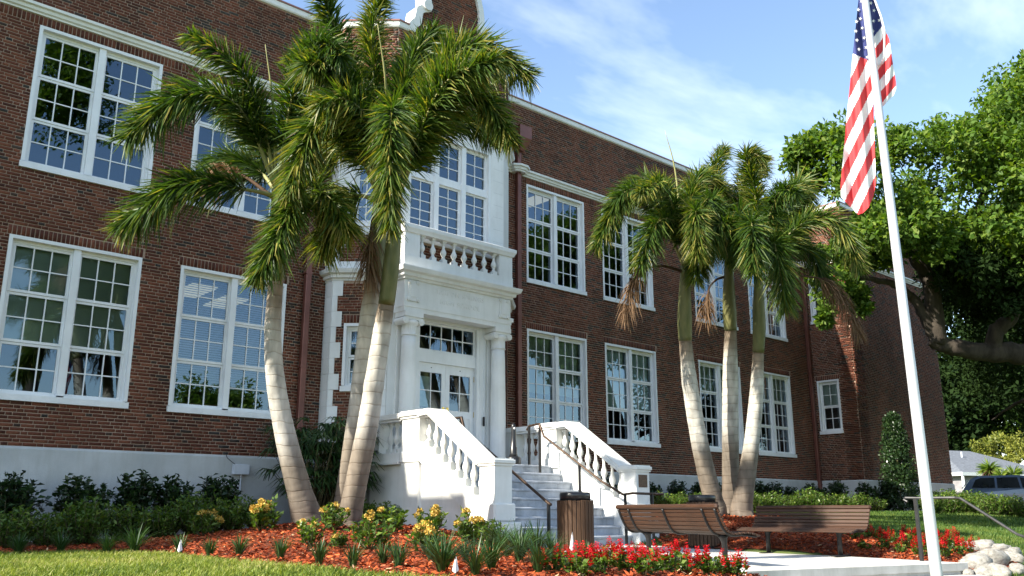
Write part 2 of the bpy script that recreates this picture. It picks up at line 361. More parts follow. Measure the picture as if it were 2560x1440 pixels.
class MB:
    def __init__(self):
        self.v, self.f, self.m, self.s, self.t = [], [], [], [], []
        self.mat = 0; self.sm = False; self.tone = 0.5
    def _add(self, vs, fs):
        b = len(self.v)
        self.v += [tuple(p) for p in vs]
        for f in fs:
            self.f.append([b + i for i in f]); self.m.append(self.mat); self.s.append(self.sm); self.t.append(self.tone)
    def box(self, x0, y0, z0, x1, y1, z1):
        self._add([(x0, y0, z0), (x1, y0, z0), (x1, y1, z0), (x0, y1, z0), (x0, y0, z1), (x1, y0, z1), (x1, y1, z1), (x0, y1, z1)],
                  [(0, 3, 2, 1), (4, 5, 6, 7), (0, 1, 5, 4), (1, 2, 6, 5), (2, 3, 7, 6), (3, 0, 4, 7)])
        return self
    def obox(self, o, ex, ey, ez):
        o, ex, ey, ez = map(lambda q: np.asarray(q, float), (o, ex, ey, ez))
        P = [o, o + ex, o + ex + ey, o + ey, o + ez, o + ex + ez, o + ex + ey + ez, o + ey + ez]
        self._add(P, [(0, 3, 2, 1), (4, 5, 6, 7), (0, 1, 5, 4), (1, 2, 6, 5), (2, 3, 7, 6), (3, 0, 4, 7)])
        return self
    def bbox(self, x0, y0, z0, x1, y1, z1, b=0.01):
        """box with chamfered edges"""
        bm = bmesh.new(); bmesh.ops.create_cube(bm, size=1)
        for v in bm.verts:
            v.co = ((x0 + x1) / 2 + v.co.x * (x1 - x0), (y0 + y1) / 2 + v.co.y * (y1 - y0), (z0 + z1) / 2 + v.co.z * (z1 - z0))
        bmesh.ops.bevel(bm, geom=list(bm.edges), offset=b, segments=1, affect='EDGES', profile=0.5)
        bm.verts.ensure_lookup_table()
        self._add([tuple(v.co) for v in bm.verts], [[v.index for v in f.verts] for f in bm.faces])
        bm.free(); return self
    def prism(self, pts, ax, a0, a1):
        """2-D outline extruded along axis ax ('x','y','z') from a0 to a1; pts are the two other coordinates in x,y,z order"""
        n = len(pts)
        def mk(p, a):
            if ax == 'x': return (a, p[0], p[1])
            if ax == 'y': return (p[0], a, p[1])
            return (p[0], p[1], a)
        vs = [mk(p, a0) for p in pts] + [mk(p, a1) for p in pts]
        fs = [tuple(range(n))[::-1], tuple(range(n, 2 * n))] + [(i, (i + 1) % n, n + (i + 1) % n, n + i) for i in range(n)]
        self._add(vs, fs); return self
    def lathe(self, prof, c=(0, 0, 0), seg=16, square=False):
        vs, fs = [], []
        for r, z in prof:
            for k in range(seg):
                a = 2 * math.pi * (k + 0.5) / seg
                vs.append((c[0] + r * math.cos(a), c[1] + r * math.sin(a), c[2] + z))
        for i in range(len(prof) - 1):
            for k in range(seg):
                fs.append((i * seg + k, i * seg + (k + 1) % seg, (i + 1) * seg + (k + 1) % seg, (i + 1) * seg + k))
        fs.append(tuple(range(seg))[::-1]); n = (len(prof) - 1) * seg
        fs.append(tuple(range(n, n + seg)))
        self._add(vs, fs); return self
    def tube(self, pts, rad, seg=8, caps=True):
        P = [np.asarray(p, float) for p in pts]
        n = len(P)
        if not hasattr(rad, '__len__'): rad = [rad] * n
        T = [P[min(i + 1, n - 1)] - P[max(i - 1, 0)] for i in range(n)]
        T = [t / (np.linalg.norm(t) + 1e-9) for t in T]
        ref = np.array([0, 0, 1.0]) if abs(T[0][2]) < 0.9 else np.array([1.0, 0, 0])
        a = np.cross(T[0], ref); a /= np.linalg.norm(a)
        vs, fs = [], []
        for i in range(n):
            a = a - T[i] * (a @ T[i]); a /= (np.linalg.norm(a) + 1e-9)
            b = np.cross(T[i], a)
            for k in range(seg):
                q = 2 * math.pi * k / seg
                vs.append(tuple(P[i] + rad[i] * (math.cos(q) * a + math.sin(q) * b)))
        for i in range(n - 1):
            for k in range(seg):
                fs.append((i * seg + k, i * seg + (k + 1) % seg, (i + 1) * seg + (k + 1) % seg, (i + 1) * seg + k))
        if caps:
            fs.append(tuple(range(seg))[::-1]); fs.append(tuple(range((n - 1) * seg, n * seg)))
        self._add(vs, fs); return self
    def mould(self, path, prof, close=True):
        """cornice: profile [(out, z)] swept along a plan polyline whose right-hand side (looking along it) faces outwards"""
        P = [np.array(p, float) for p in path]; n = len(P)
        N = []
        for i in range(n - 1):
            d = P[i + 1] - P[i]; d /= np.linalg.norm(d); N.append(np.array([d[1], -d[0]]))
        mit = []
        for i in range(n):
            if i == 0: mit.append(N[0])
            elif i == n - 1: mit.append(N[-1])
            else:
                s = N[i - 1] + N[i]; mit.append(s / (1 + N[i - 1] @ N[i]))
        k = len(prof); vs, fs = [], []
        for i in range(n):
            for o, z in prof:
                q = P[i] + mit[i] * o; vs.append((q[0], q[1], z))
        for i in range(n - 1):
            for j in range(k if close else k - 1):
                j2 = (j + 1) % k
                fs.append((i * k + j, i * k + j2, (i + 1) * k + j2, (i + 1) * k + j))
        if close:
            fs.append(tuple(range(k))); fs.append(tuple(range((n - 1) * k, n * k))[::-1])
        self._add(vs, fs); return self
    def mesh(self, name, mats, off=(0, 0, 0), tones=False):
        me = bpy.data.meshes.new(name)
        ox, oy, oz = off
        me.from_pydata([(x - ox, y - oy, z - oz) for x, y, z in self.v], [], self.f)
        for m in (mats if isinstance(mats, (list, tuple)) else [mats]): me.materials.append(m)
        me.polygons.foreach_set('material_index', self.m)
        me.polygons.foreach_set('use_smooth', self.s)
        if tones:
            a = me.attributes.new('tone', 'FLOAT', 'FACE'); a.data.foreach_set('value', self.t)
        bm = bmesh.new(); bm.from_mesh(me); bmesh.ops.recalc_face_normals(bm, faces=bm.faces); bm.to_mesh(me); bm.free()
        me.update()
        return me
    def build(self, name, mats, parent=None, loc=None, kind=None, tones=False, local=False):
        """vertices are world coordinates; the object's origin goes to loc (default: the parent's origin)"""
        L = Vector(loc) if loc is not None else (Vector((0, 0, 0)) if local else wloc(parent))
        if local:
            me = self.mesh(name, mats, (0, 0, 0), tones)
            return link(name, me, parent, loc if loc is not None else (0, 0, 0), kind=kind, local=True)
        me = self.mesh(name, mats, L, tones)
        return link(name, me, parent, L, kind=kind)
# ================================================================ the school building
AX = 11.86                       # axis of the entrance
YW, YB, YP = 16.5, 15.38, 14.82  # main wall, front of the bay, front of the end wings
ZB, CH = 1.055, 0.0615           # first course, course height
def zc(k): return ZB + k * CH
Z_LS, Z_LH, Z_US, Z_UH = zc(12), zc(58), zc(78), zc(123)
Z_TOP = 11.02
XI = 29.35                       # inner corner of the right wing
XL = 2 * AX - XI                 # inner corner of the left wing
school = thing('school_building', 'dark red brick two-storey school with white windows, bay and entrance portico', 'building', (AX, YW, 0.0))

def seg_frame(p0, p1):
    p0 = np.array(p0, float); p1 = np.array(p1, float)
    d = p1 - p0; L = np.linalg.norm(d); d = d / L
    return p0, d, np.array([d[1], -d[0]]), L

# ---- walls (mortar face) with their openings
def wall_part(p0, p1, z0, z1, openings=(), mat='mortar', name='wall', depth=0.0):
    o, d, n, L = seg_frame(p0, p1)
    xs = sorted({0.0, L, *[q for op in openings for q in op[:2] if 0 < q < L]})
    zs = sorted({z0, z1, *[q for op in openings for q in op[2:4] if z0 < q < z1]})
    mb = MB()
    for i in range(len(xs) - 1):
        for j in range(len(zs) - 1):
            xm, zm = (xs[i] + xs[i + 1]) / 2, (zs[j] + zs[j + 1]) / 2
            if any(a < xm < b and c < zm < e for a, b, c, e in openings): continue
            P = [o + d * xs[i] - n * depth, o + d * xs[i + 1] - n * depth]
            mb._add([(*P[0], zs[j]), (*P[1], zs[j]), (*P[1], zs[j + 1]), (*P[0], zs[j + 1])], [(0, 1, 2, 3)])
    return mb.build(name, M[mat], school)

BR = []          # bricks: (corner xyz of the face, along vec, proud vec, len, height, tone)
def lay(p0, p1, z0, z1, openings=(), a0=0.0, a1=None, clip=None, band=None, phase=0.0):
    o, d, n, L = seg_frame(p0, p1)
    a1 = L if a1 is None else a1
    S, H, J = 0.206, 0.098, 0.0115
    k0, k1 = int(round((z0 - ZB) / CH)), int(math.floor((z1 - ZB) / CH + 0.02))
    for k in range(k0, k1):
        za, zb = zc(k) + J / 2, zc(k + 1) - J / 2
        zm = (za + zb) / 2
        cuts = sorted([(op[0], op[1]) for op in openings if op[2] < zm < op[3]])
        lo, hi = (a0, a1) if clip is None else clip(zm)
        free, x = [], lo
        for c0, c1 in cuts:
            if c0 > x: free.append((x, min(c0, hi)))
            x = max(x, c1)
        if x < hi: free.append((x, hi))
        per = 2 * (S + J) + H + J
        off = (k % 2) * (S * 0.78) + (k % 4 // 2) * 0.115 + random.uniform(-0.012, 0.012) + phase
        for f0, f1 in free:
            # walk the bond pattern: stretcher, stretcher, header
            q = math.floor((f0 - off) / per) * per + off
            i = 0
            while q < f1:
                ln = S if i % 3 < 2 else H
                b0, b1 = max(q, f0 + J / 2), min(q + ln, f1 - J / 2)
                if b1 - b0 > 0.03:
                    t = min(1.0, max(0.0, random.betavariate(2.2, 2.2)))
                    if random.random() < 0.13: t = random.uniform(0.9, 1.0)
                    else: t *= 0.86
                    pr = random.uniform(0.006, 0.0095)
                    if band:
                        pr += band(b0, k)
                    BR.append((o + d * b0, d, n, b1 - b0, za + random.uniform(-0.0012, 0.0012), zb - za, pr, t))
                q += ln + J; i += 1
def soldiers(p0, p1, a0, a1, z0, h=0.175):
    o, d, n, L = seg_frame(p0, p1)
    q = a0
    while q + 0.058 <= a1 + 0.01:
        t = random.betavariate(2.2, 2.2) * 0.86
        BR.append((o + d * (q + 0.005), d, n, 0.058, z0 + 0.006, h - 0.012, random.uniform(0.006, 0.009), t))
        q += 0.0715

WX = [(3.205, 5.445), (6.185, 8.425)]
WXR = [(15.29, 17.53), (18.275, 20.515), (22.61, 24.85), (25.66, 27.90)]
WW = 2.24
def wins(ws, x0):
    return [(a - x0, b - x0, z0, z1) for a, b in ws for z0, z1 in ((Z_LS, Z_LH), (Z_US, Z_UH))]
# main wall, left of the bay
pB0, pB1 = (XL, YW), (9.36, YW)
opB = wins(WX, XL)
wall_part(pB0, pB1, -0.8, Z_TOP, opB)
soldB = [(a - 0.04, b + 0.04, Z_LH, Z_LH + 3 * CH) for a, b, z0, z1 in opB if z0 == Z_LS]
bandB = [(0, 99, Z_UH, Z_UH + 3 * CH)]
lay(pB0, pB1, ZB, Z_TOP - 0.16, opB + soldB + bandB, a0=0.6 - XL)
for a, b, *_ in soldB: soldiers(pB0, pB1, a, b, Z_LH)
soldiers(pB0, pB1, 0.6 - XL, 9.3 - XL, Z_UH)
# main wall, right of the bay
pG0, pG1 = (2 * AX - 9.36, YW), (XI, YW)
opG = wins(WXR, pG0[0])
wall_part(pG0, pG1, -0.8, Z_TOP, opG)
soldG = [(a - 0.04, b + 0.04, Z_LH, Z_LH + 3 * CH) for a, b, z0, z1 in opG if z0 == Z_LS]
lay(pG0, pG1, ZB, Z_TOP - 0.16, opG + soldG + bandB)
for a, b, *_ in soldG: soldiers(pG0, pG1, a, b, Z_LH)
soldiers(pG0, pG1, 0.0, XI - pG0[0], Z_UH)
# right wing: side facing the entrance, front, far side
pH0, pH1 = (XI, YW), (XI, YP)
NW = (0.22, 1.06)                                   # narrow windows in the side
NZ = [(zc(26), zc(57)), (zc(91), zc(121))]
opH = [(NW[0], NW[1], a, b) for a, b in NZ]
wall_part(pH0, pH1, -0.8, Z_TOP, opH)
bnd = lambda lo, hi: (lambda a, k: 0.028 if (lo <= a <= hi and k % 7 != 3) else 0.0)
soldH = [(NW[0] - 0.04, NW[1] + 0.04, b, b + 3 * CH) for a, b in NZ[:1]]
lay(pH0, pH1, ZB, Z_TOP - 0.16, opH + soldH, band=bnd(1.13, 9))
soldiers(pH0, pH1, NW[0] - 0.04, NW[1] + 0.04, NZ[0][1])
pI0, pI1 = (XI, YP), (XI + 7.1, YP)
wall_part(pI0, pI1, -0.8, Z_TOP)
lay(pI0, pI1, ZB, Z_TOP - 0.16, band=bnd(0, 0.62))
wall_part((XI + 7.1, YP), (XI + 7.1, 30), -0.8, Z_TOP, mat='brick')
# left wing (outside the picture, its shadow falls on the stairs and palms)
wall_part((XL, YP), (XL, YW), -0.8, Z_TOP, mat='brick')
wall_part((XL - 7.1, YP), (XL, YP), -0.8, Z_TOP, mat='brick')
wall_part((XL - 7.1, 30), (XL - 7.1, YP), -0.8, Z_TOP, mat='brick')
wall_part((XI + 7.1, 30), (XL - 7.1, 30), -0.8, Z_TOP, mat='brick')
# bay
q0, q1, q2, q3, q4, q5 = (9.36, YW), (9.36, 16.2), (10.25, YB), (2 * AX - 10.25, YB), (2 * AX - 9.36, 16.2), (2 * AX - 9.36, YW)
LC = math.hypot(0.89, 0.82)
Z1, Z2, Z3, Z4 = 4.80, 5.22, 5.83, 9.06             # cornice foot, band top, sill band, upper cornice top
opD = [(0.27, 0.95, 2.42, 3.87), (0.30, 0.92, 6.02, 8.45)]
opE = [(10.98 - 10.25, 12.74 - 10.25, 0.6, 4.12), (10.66 - 10.25, 13.06 - 10.25, 5.98, 8.52)]
wall_part(q0, q1, -0.8, Z_TOP)
wall_part(q1, q2, -0.8, Z_TOP, opD)
wall_part(q2, q3, -0.8, Z_TOP, opE)
wall_part(q3, q4, -0.8, Z_TOP)
wall_part(q4, q5, -0.8, Z_TOP)
lay(q1, q2, ZB, Z1, opD + [(opD[0][0] - 0.02, opD[0][1] + 0.02, 3.87, 3.87 + 3 * CH)], a0=0.11, a1=LC - 0.10)
soldiers(q1, q2, opD[0][0] - 0.02, opD[0][1] + 0.02, 3.88)
lay(q1, q2, Z2, Z3, a0=0.11, a1=LC - 0.10)
lay(q3, q4, ZB, Z1, a0=0.11, a1=LC - 0.10)
lay(q3, q4, Z2, Z3, a0=0.11, a1=LC - 0.10)
lay(q2, q3, 5.10, 5.85, a0=0.30, a1=2.92)
lay(q0, q1, Z4, Z_TOP - 0.16); lay(q1, q2, Z4, Z_TOP - 0.16)
lay(q3, q4, Z4, Z_TOP - 0.16); lay(q4, q5, Z4, Z_TOP - 0.16)
def gable_half(z):
    for (z0, w0), (z1_, w1) in zip(GAB[:-1], GAB[1:]):
        if z0 <= z <= z1_: return w0 + (w1 - w0) * (z - z0) / max(1e-6, z1_ - z0)
    return 0.0
GAB = [(9.0, 1.61), (10.9, 1.61), (10.91, 1.33), (11.22, 1.20), (11.30, 1.03), (11.55, 0.90), (11.60, 0.78), (12.2, 0.74), (12.6, 0.62), (12.9, 0.40), (13.02, 0.0)]
lay(q2, q3, Z4, 13.0, clip=lambda z: (1.61 - gable_half(z), 1.61 + gable_half(z)))
mb = MB()                                            # body of the gable behind its bricks
outl = [(AX - w, z) for z, w in GAB[1:]] + [(AX + w, z) for z, w in GAB[1:-1]][::-1]
mb.prism(outl, 'y', YB + 0.001, YB + 0.33)
mb.build('gable_wall', M['mortar'], school)

# ---- the bricks: the 300 largest in the picture are objects, the rest one mesh
vis = []
for i, b in enumerate(BR):
    c = (b[0][0] + b[1][0] * b[3] / 2, b[0][1] + b[1][1] * b[3] / 2, b[4] + b[5] / 2)
    u, v, dd = proj(c)
    if dd > 0 and 5 < u < 2555 and 5 < v < 1110 and b[2][1] < -0.99 and b[3] > 0.204 and not (560 < u < 1300): vis.append((dd, i))
vis.sort()
single = {i for _, i in vis[:300]}
NB = len(BR)
rest = [b for i, b in enumerate(BR) if i not in single]
def brick_arrays(bs):
    n = len(bs)
    O = np.array([(b[0][0], b[0][1], b[4]) for b in bs]); D = np.array([(b[1][0], b[1][1], 0) for b in bs])
    N = np.array([(b[2][0], b[2][1], 0) for b in bs]); L = np.array([b[3] for b in bs])[:, None]
    Hh = np.array([b[5] for b in bs])[:, None]; P = np.array([b[6] for b in bs])[:, None]
    T = np.array([b[7] for b in bs]); Z = np.array([[0, 0, 1.0]])
    bk = O - N * 0.004; e = 0.0018
    fr = O + N * P
    V = np.stack([bk, bk + D * L, bk + D * L + Z * Hh, bk + Z * Hh,
                  fr + D * e + Z * e, fr + D * (L - e) + Z * e, fr + D * (L - e) + Z * (Hh - e), fr + D * e + Z * (Hh - e)], 1).reshape(-1, 3)
    f = np.array([(4, 5, 6, 7), (0, 1, 5, 4), (1, 2, 6, 5), (2, 3, 7, 6), (3, 0, 4, 7)])
    F = (np.arange(n)[:, None, None] * 8 + f[None]).reshape(-1, 4)
    return V, F, np.repeat(T, 5)
V, F, T = brick_arrays(rest)
W0 = np.array(wloc(school))
link('brickwork', fast_mesh('brickwork', V - W0, F, M['brick'], T), school, kind='stuff')
bvar = []
for t in np.linspace(0.1, 0.8, 8):
    b = (np.array([0.0, 0.0]), np.array([1.0, 0]), np.array([0, -1.0]), 0.206, 0.0, CH - 0.0115, 0.008, float(t))
    V, F, T = brick_arrays([b]); bvar.append(fast_mesh('brick', V, F, M['brick'], T))
for i in sorted(single):
    b = BR[i]
    link('brick', bvar[min(7, int(b[7] * 8 / 0.87))], school, (b[0][0], b[0][1], b[4]))

# ---- plinth, cornices, coping
mb = MB()
mb.mould([(XL, YW), (9.36, YW), (9.36, 16.2), (10.25, YB), (10.6, YB)], [(0, -0.8), (0.055, -0.8), (0.055, 1.01), (0.03, ZB - 0.004), (0, ZB - 0.004)])
mb.build('plinth', M['plinth'], school)
mb = MB()
mb.mould([(2 * AX - 10.25, YB), (2 * AX - 9.36, 16.2), (2 * AX - 9.36, YW), (XI, YW), (XI, YP), (XI + 7.1, YP)], [(0, -0.8), (0.055, -0.8), (0.055, 1.01), (0.03, ZB - 0.004), (0, ZB - 0.004)])
mb.build('plinth', M['plinth'], school)
corn = lambda z: [(0, z), (0.03, z), (0.035, z + 0.03), (0.07, z + 0.05), (0.085, z + 0.10), (0.13, z + 0.12), (0.135, z + 0.17), (0.09, z + 0.185), (0, z + 0.19)]
MB().mould([(XL, YW), (9.36, YW)], corn(Z_UH + 3 * CH)).build('cornice', M['white'], school)
MB().mould([(2 * AX - 9.36, YW), (XI, YW), (XI, YP), (XI + 7.1, YP)], corn(Z_UH + 3 * CH)).build('cornice', M['white'], school)
cop = [(0, Z_TOP - 0.16), (0.03, Z_TOP - 0.16), (0.05, Z_TOP - 0.13), (0.055, Z_TOP - 0.02), (0, Z_TOP - 0.02)]
cap_ = [(-0.34, Z_TOP - 0.016), (0.075, Z_TOP - 0.016), (0.075, Z_TOP + 0.02), (-0.34, Z_TOP + 0.05)]
for pth in ([(XL - 7.1, YP), (XL, YP), (XL, YW), (9.36, YW)], [(2 * AX - 9.36, YW), (XI, YW), (XI, YP), (XI + 7.1, YP)], [(9.36, YW), (9.36, 16.2), (10.25, YB), (AX - 1.34, YB)], [(AX + 1.34, YB), (2 * AX - 10.25, YB), (2 * AX - 9.36, 16.2), (2 * AX - 9.36, YW)]):
    MB().mould(pth, cop).build('coping', M['white'], school)
    MB().mould(pth, cap_).build('coping_cap', M['cap'], school)
# shaped gable coping, one side at a time
for s in (-1, 1):
    mb = MB()
    pts = [(1.36, 10.88), (1.36, 11.06), (1.30, 11.16), (1.22, 11.24), (1.19, 11.38), (1.16, 11.56), (1.04, 11.66), (0.92, 11.72), (0.90, 11.80), (0.92, 12.02), (0.88, 12.3), (0.80, 12.58), (0.66, 12.82), (0.42, 13.02), (0.0, 13.14),
           (0.0, 12.98), (0.36, 12.88), (0.56, 12.7), (0.68, 12.46), (0.74, 12.2), (0.76, 11.95), (0.70, 11.74), (0.74, 11.60), (0.90, 11.52), (0.98, 11.46), (1.00, 11.30), (1.02, 11.14), (1.10, 11.06), (1.16, 10.98), (1.18, 10.88)]
    mb.prism([(AX + s * a, z) for a, z in pts], 'y', YB - 0.07, YB + 0.36)
    g = mb.build('gable_coping', M['white'], school)
    mb = MB(); mb.sm = False
    prof = [(AX + s * 0.86 + 0.13 * math.cos(k * math.pi / 10), 11.70 + 0.13 * math.sin(k * math.pi / 10)) for k in range(20)]
    mb.prism(prof, 'y', YB - 0.12, YB - 0.072)
    mb.build('scroll', M['white'], g)

# ---- bay: quoins, cornices, white upper storey
def quoins(p0, p1, left, z_list, depth_side=0.3):
    o, d, n, L = seg_frame(p0, p1)
    for i, (z0, z1) in enumerate(z_list):
        w = 0.215 if i % 2 == 0 else 0.105
        mb = MB(); e = 0.006
        a, b = (0, w) if left else (L - w, L)
        p = o + d * a
        mb.obox((p[0] + n[0] * 0.022, p[1] + n[1] * 0.022, z0 + e / 2), (d[0] * (b - a), d[1] * (b - a), 0), (-n[0] * 0.03, -n[1] * 0.03, 0), (0, 0, z1 - z0 - e))
        if left:      # wraps round on the short return
            mb.obox((p[0] - 0.022, p[1] - 0.004, z0 + e / 2), (0.03, 0, 0), (0, depth_side + 0.004, 0), (0, 0, z1 - z0 - e))
        mb.build('quoin_block', M['white'], school)
zq = [(Z1 - 0.335 * (i + 1), Z1 - 0.335 * i) for i in range(12)]
zq2 = [(5.53, 5.83), (5.22, 5.53)]
quoins(q1, q2, True, zq); quoins(q1, q2, False, zq)
quoins(q1, q2, True, zq2); quoins(q1, q2, False, zq2)
bayp = [q0, q1, q2, (10.40, YB)]
bayr = [(2 * AX - 10.40, YB), q3, q4, q5]
c5 = [(0, Z1), (0.03, Z1), (0.04, Z1 + 0.04), (0.09, Z1 + 0.06), (0.10, Z1 + 0.12), (0.17, Z1 + 0.15), (0.19, Z1 + 0.20), (0.20, Z1 + 0.235), (0.06, Z1 + 0.26), (0.05, Z2), (0, Z2)]
c6 = [(0, Z3), (0.045, Z3), (0.055, Z3 + 0.11), (0.03, Z3 + 0.135), (0, Z3 + 0.14)]
zz = 8.78
c9 = [(0, zz), (0.03, zz), (0.04, zz + 0.06), (0.09, zz + 0.08), (0.11, zz + 0.15), (0.16, zz + 0.18), (0.18, zz + 0.25), (0.08, zz + 0.275), (0, zz + 0.28)]
for pth in (bayp, bayr):
    MB().mould(pth, c5).build('bay_cornice', M['white'], school)
for pth in ([q0, q1, q2, q3, q4, q5],):
    MB().mould(pth, c6).build('sill_band', M['white'], school)
    MB().mould(pth, c9).build('bay_cornice', M['white'], school)
def panel(p0, p1, z0, z1, ops, t=0.016, name='bay_panel', mat='white'):
    o, d, n, L = seg_frame(p0, p1)
    xs = sorted({0.0, L, *[q for op in ops for q in op[:2]]}); zs = sorted({z0, z1, *[q for op in ops for q in op[2:4] if z0 < q < z1]})
    mb = MB()
    for i in range(len(xs) - 1):
        for j in range(len(zs) - 1):
            xm, zm = (xs[i] + xs[i + 1]) / 2, (zs[j] + zs[j + 1]) / 2
            if any(a < xm < b and c < zm < e for a, b, c, e in ops): continue
            p = o + d * xs[i] + n * t
            mb.obox((p[0], p[1], zs[j]), (d[0] * (xs[i + 1] - xs[i]), d[1] * (xs[i + 1] - xs[i]), 0), (-n[0] * (t + .02), -n[1] * (t + .02), 0), (0, 0, zs[j + 1] - zs[j]))
    return mb.build(name, M[mat], school)
panel(q0, q1, Z3 + 0.14, zz, []); panel(q1, q2, Z3 + 0.14, zz, opD[1:]); panel(q2, q3, Z3 + 0.14, zz, opE[1:]); panel(q3, q4, Z3 + 0.14, zz, []); panel(q4, q5, Z3 + 0.14, zz, [])
# joints of the white stone facing of the bay's upper storey
mb = MB()
for k in range(1, 9):
    z = Z3 + 0.14 + k * 0.31
    if z > zz - 0.05: break
    for (a, b) in ((0.02, 0.33), (2.90, 3.20)):
        mb.box(10.25 + a, YB - 0.0175, z, 10.25 + b, YB - 0.01, z + 0.004)
mb.build('stone_joint', M['plinth'], school, kind='stuff')
# white facing behind the columns and round the doors (ground floor of the bay front)
panel(q2, q3, 0.85, Z1, opE[:1], t=0.02, name='portico_wall')

# ---- windows
def sash_geo(mb, panes, x0, x1, z0, z1, nx, nz, y, st=0.042, ra=0.046, mu=0.021):
    mb.box(x0, y, z0, x0 + st, y + 0.045, z1); mb.box(x1 - st, y, z0, x1, y + 0.045, z1)
    mb.box(x0 + st, y + 0.001, z0, x1 - st, y + 0.044, z0 + ra); mb.box(x0 + st, y + 0.001, z1 - ra, x1 - st, y + 0.044, z1)
    gx0, gx1, gz0, gz1 = x0 + st, x1 - st, z0 + ra, z1 - ra
    pw, ph = (gx1 - gx0) / nx, (gz1 - gz0) / nz
    for i in range(1, nx): mb.box(gx0 + i * pw - mu / 2, y + 0.006, gz0, gx0 + i * pw + mu / 2, y + 0.038, gz1)
    for j in range(1, nz): mb.box(gx0, y + 0.008, gz0 + j * ph - mu / 2, gx1, y + 0.036, gz0 + j * ph + mu / 2)
    for i in range(nx):
        for j in range(nz):
            panes.append((gx0 + i * pw, y + 0.022, gz0 + j * ph, pw, ph))
PANE_ME = {}
def pane_mesh(w, h):
    k = (round(w, 3), round(h, 3))
    if k not in PANE_ME:
        V = np.array([(0, 0, 0), (w, 0, 0), (w, 0, h), (0, 0, h)], float)
        PANE_ME[k] = fast_mesh('pane', V, np.array([[0, 1, 2, 3]]), M['glass'])
    return PANE_ME[k]
def build_window(loc, rz, w, h, casing, sashes, mull, fine=True, sill=0.13, sill_out=0.05, depth=0.22, parent=None):
    """local x along the wall, y inwards, z up from the foot of the opening"""
    mb = MB(); c = casing
    mb.box(0, -0.012, sill, c, depth, h - 0.0); mb.box(w - c, -0.012, sill, w, depth, h)
    mb.box(c, -0.0125, h - c, w - c, depth, h)
    # stop bead
    b = c + 0.045
    mb.box(c, 0.085, sill, b, depth, h - c); mb.box(w - b, 0.085, sill, w - c, depth, h - c); mb.box(b, 0.0855, h - c - 0.05, w - b, depth, h - c)
    for m0, m1, z0, z1, y0 in mull: mb.box(m0, y0, z0, m1, depth - 0.01, z1)
    o = link('window', mb.mesh('window', M['trim']), parent or school, loc, (0, 0, rz))
    WLOC[o.name] = Vector((0, 0, 0))
    ms = MB(); ms.box(-0.02, -sill_out, 0.002, w + 0.02, depth, sill - 0.02); ms.box(c * 0.5, 0.02, sill - 0.02, w - c * 0.5, depth - .001, sill + 0.012)
    link('sill', ms.mesh('sill', M['trim']), o, local=True)
    allp = []
    for sx in sashes:
        sb, pn = MB(), []
        sash_geo(sb, pn, *sx)
        link('sash', sb.mesh('sash', M['trim']), o, local=True)
        allp += pn
    if fine:
        for (x, y, z, pw, ph) in allp: link('pane', pane_mesh(pw, ph), o, (x, y, z), local=True)
    else:
        V, F = [], []
        for i, (x, y, z, pw, ph) in enumerate(allp):
            V += [(x, y, z), (x + pw, y, z), (x + pw, y, z + ph), (x, y, z + ph)]; F.append((4 * i, 4 * i + 1, 4 * i + 2, 4 * i + 3))
        link('glazing', fast_mesh('glazing', np.array(V), np.array(F), M['glass']), o, kind='stuff', local=True)
    return o
def double_sashes(h):
    out = []
    c = 0.06; b = c + 0.045; z0, z1 = 0.142, h - c - 0.05
    hh = (z1 - z0) / 3
    for (x0, x1) in ((b, WW / 2 - 0.06), (WW / 2 + 0.06, WW - b)):
        for k in range(3):
            out.append((x0, x1, z0 + k * hh + 0.002, z0 + (k + 1) * hh - 0.002, 3, 2, 0.125 - 0.014 * k))
    return out
HL, HU = Z_LH - Z_LS, Z_UH - Z_US
def std_window(x, lower, fine):
    h = HL if lower else HU
    return build_window((x, YW, Z_LS if lower else Z_US), 0, WW, h, 0.06, double_sashes(h), [(WW / 2 - 0.06, WW / 2 + 0.06, 0.1, h - 0.055, 0.02)], fine)
def roller(win, drop, h, mat, w=WW, y=0.235):
    mb = MB(); mb.box(0.06, y, h - drop, w - 0.06, y + 0.006, h - 0.05)
    return link('roller_shade', mb.mesh('roller_shade', M[mat]), win, local=True)
def venetian(win, z0, h, w=WW, y=0.28):
    mb = MB(); z = z0
    while z < h - 0.06:
        mb.obox((0.06, y, z), (w - 0.12, 0, 0), (0, 0.035, 0.022), (0, -0.001, 0.002)); z += 0.046
    return link('blind_slats', mb.mesh('blind_slats', M['blind']), win, kind='stuff', local=True)
wins_made = {}
for i, (a, b) in enumerate(WX + WXR):
    for lower in (True, False):
        wins_made[(i, lower)] = std_window(a, lower, i < 4)
roller(wins_made[(0, True)], 1.84, HL, 'shade_green')
venetian(wins_made[(1, True)], 0.62, HL)
roller(wins_made[(2, True)], 1.62, HL, 'shade_green')
roller(wins_made[(3, True)], 1.80, HL, 'shade_green')
roller(wins_made[(4, True)], 0.95, HL, 'shade_green'); roller(wins_made[(5, True)], 1.0, HL, 'shade_green')
roller(wins_made[(4, False)], 0.7, HU, 'shade_green')
# narrow windows of the wing's side
for a, b in NZ:
    h, w = b - a, NW[1] - NW[0]
    s0, s1, zm = 0.142, h - 0.11, (0.142 + h - 0.11) / 2
    wv = build_window((XI, YW - NW[0], a), -math.pi / 2, w, h, 0.06, [(0.105, w - 0.105, s0, zm - .002, 2, 2, 0.12), (0.105, w - 0.105, zm + .002, s1, 2, 2, 0.10)], [], False)
    roller(wv, h * 0.5, h, 'shade_green', w)
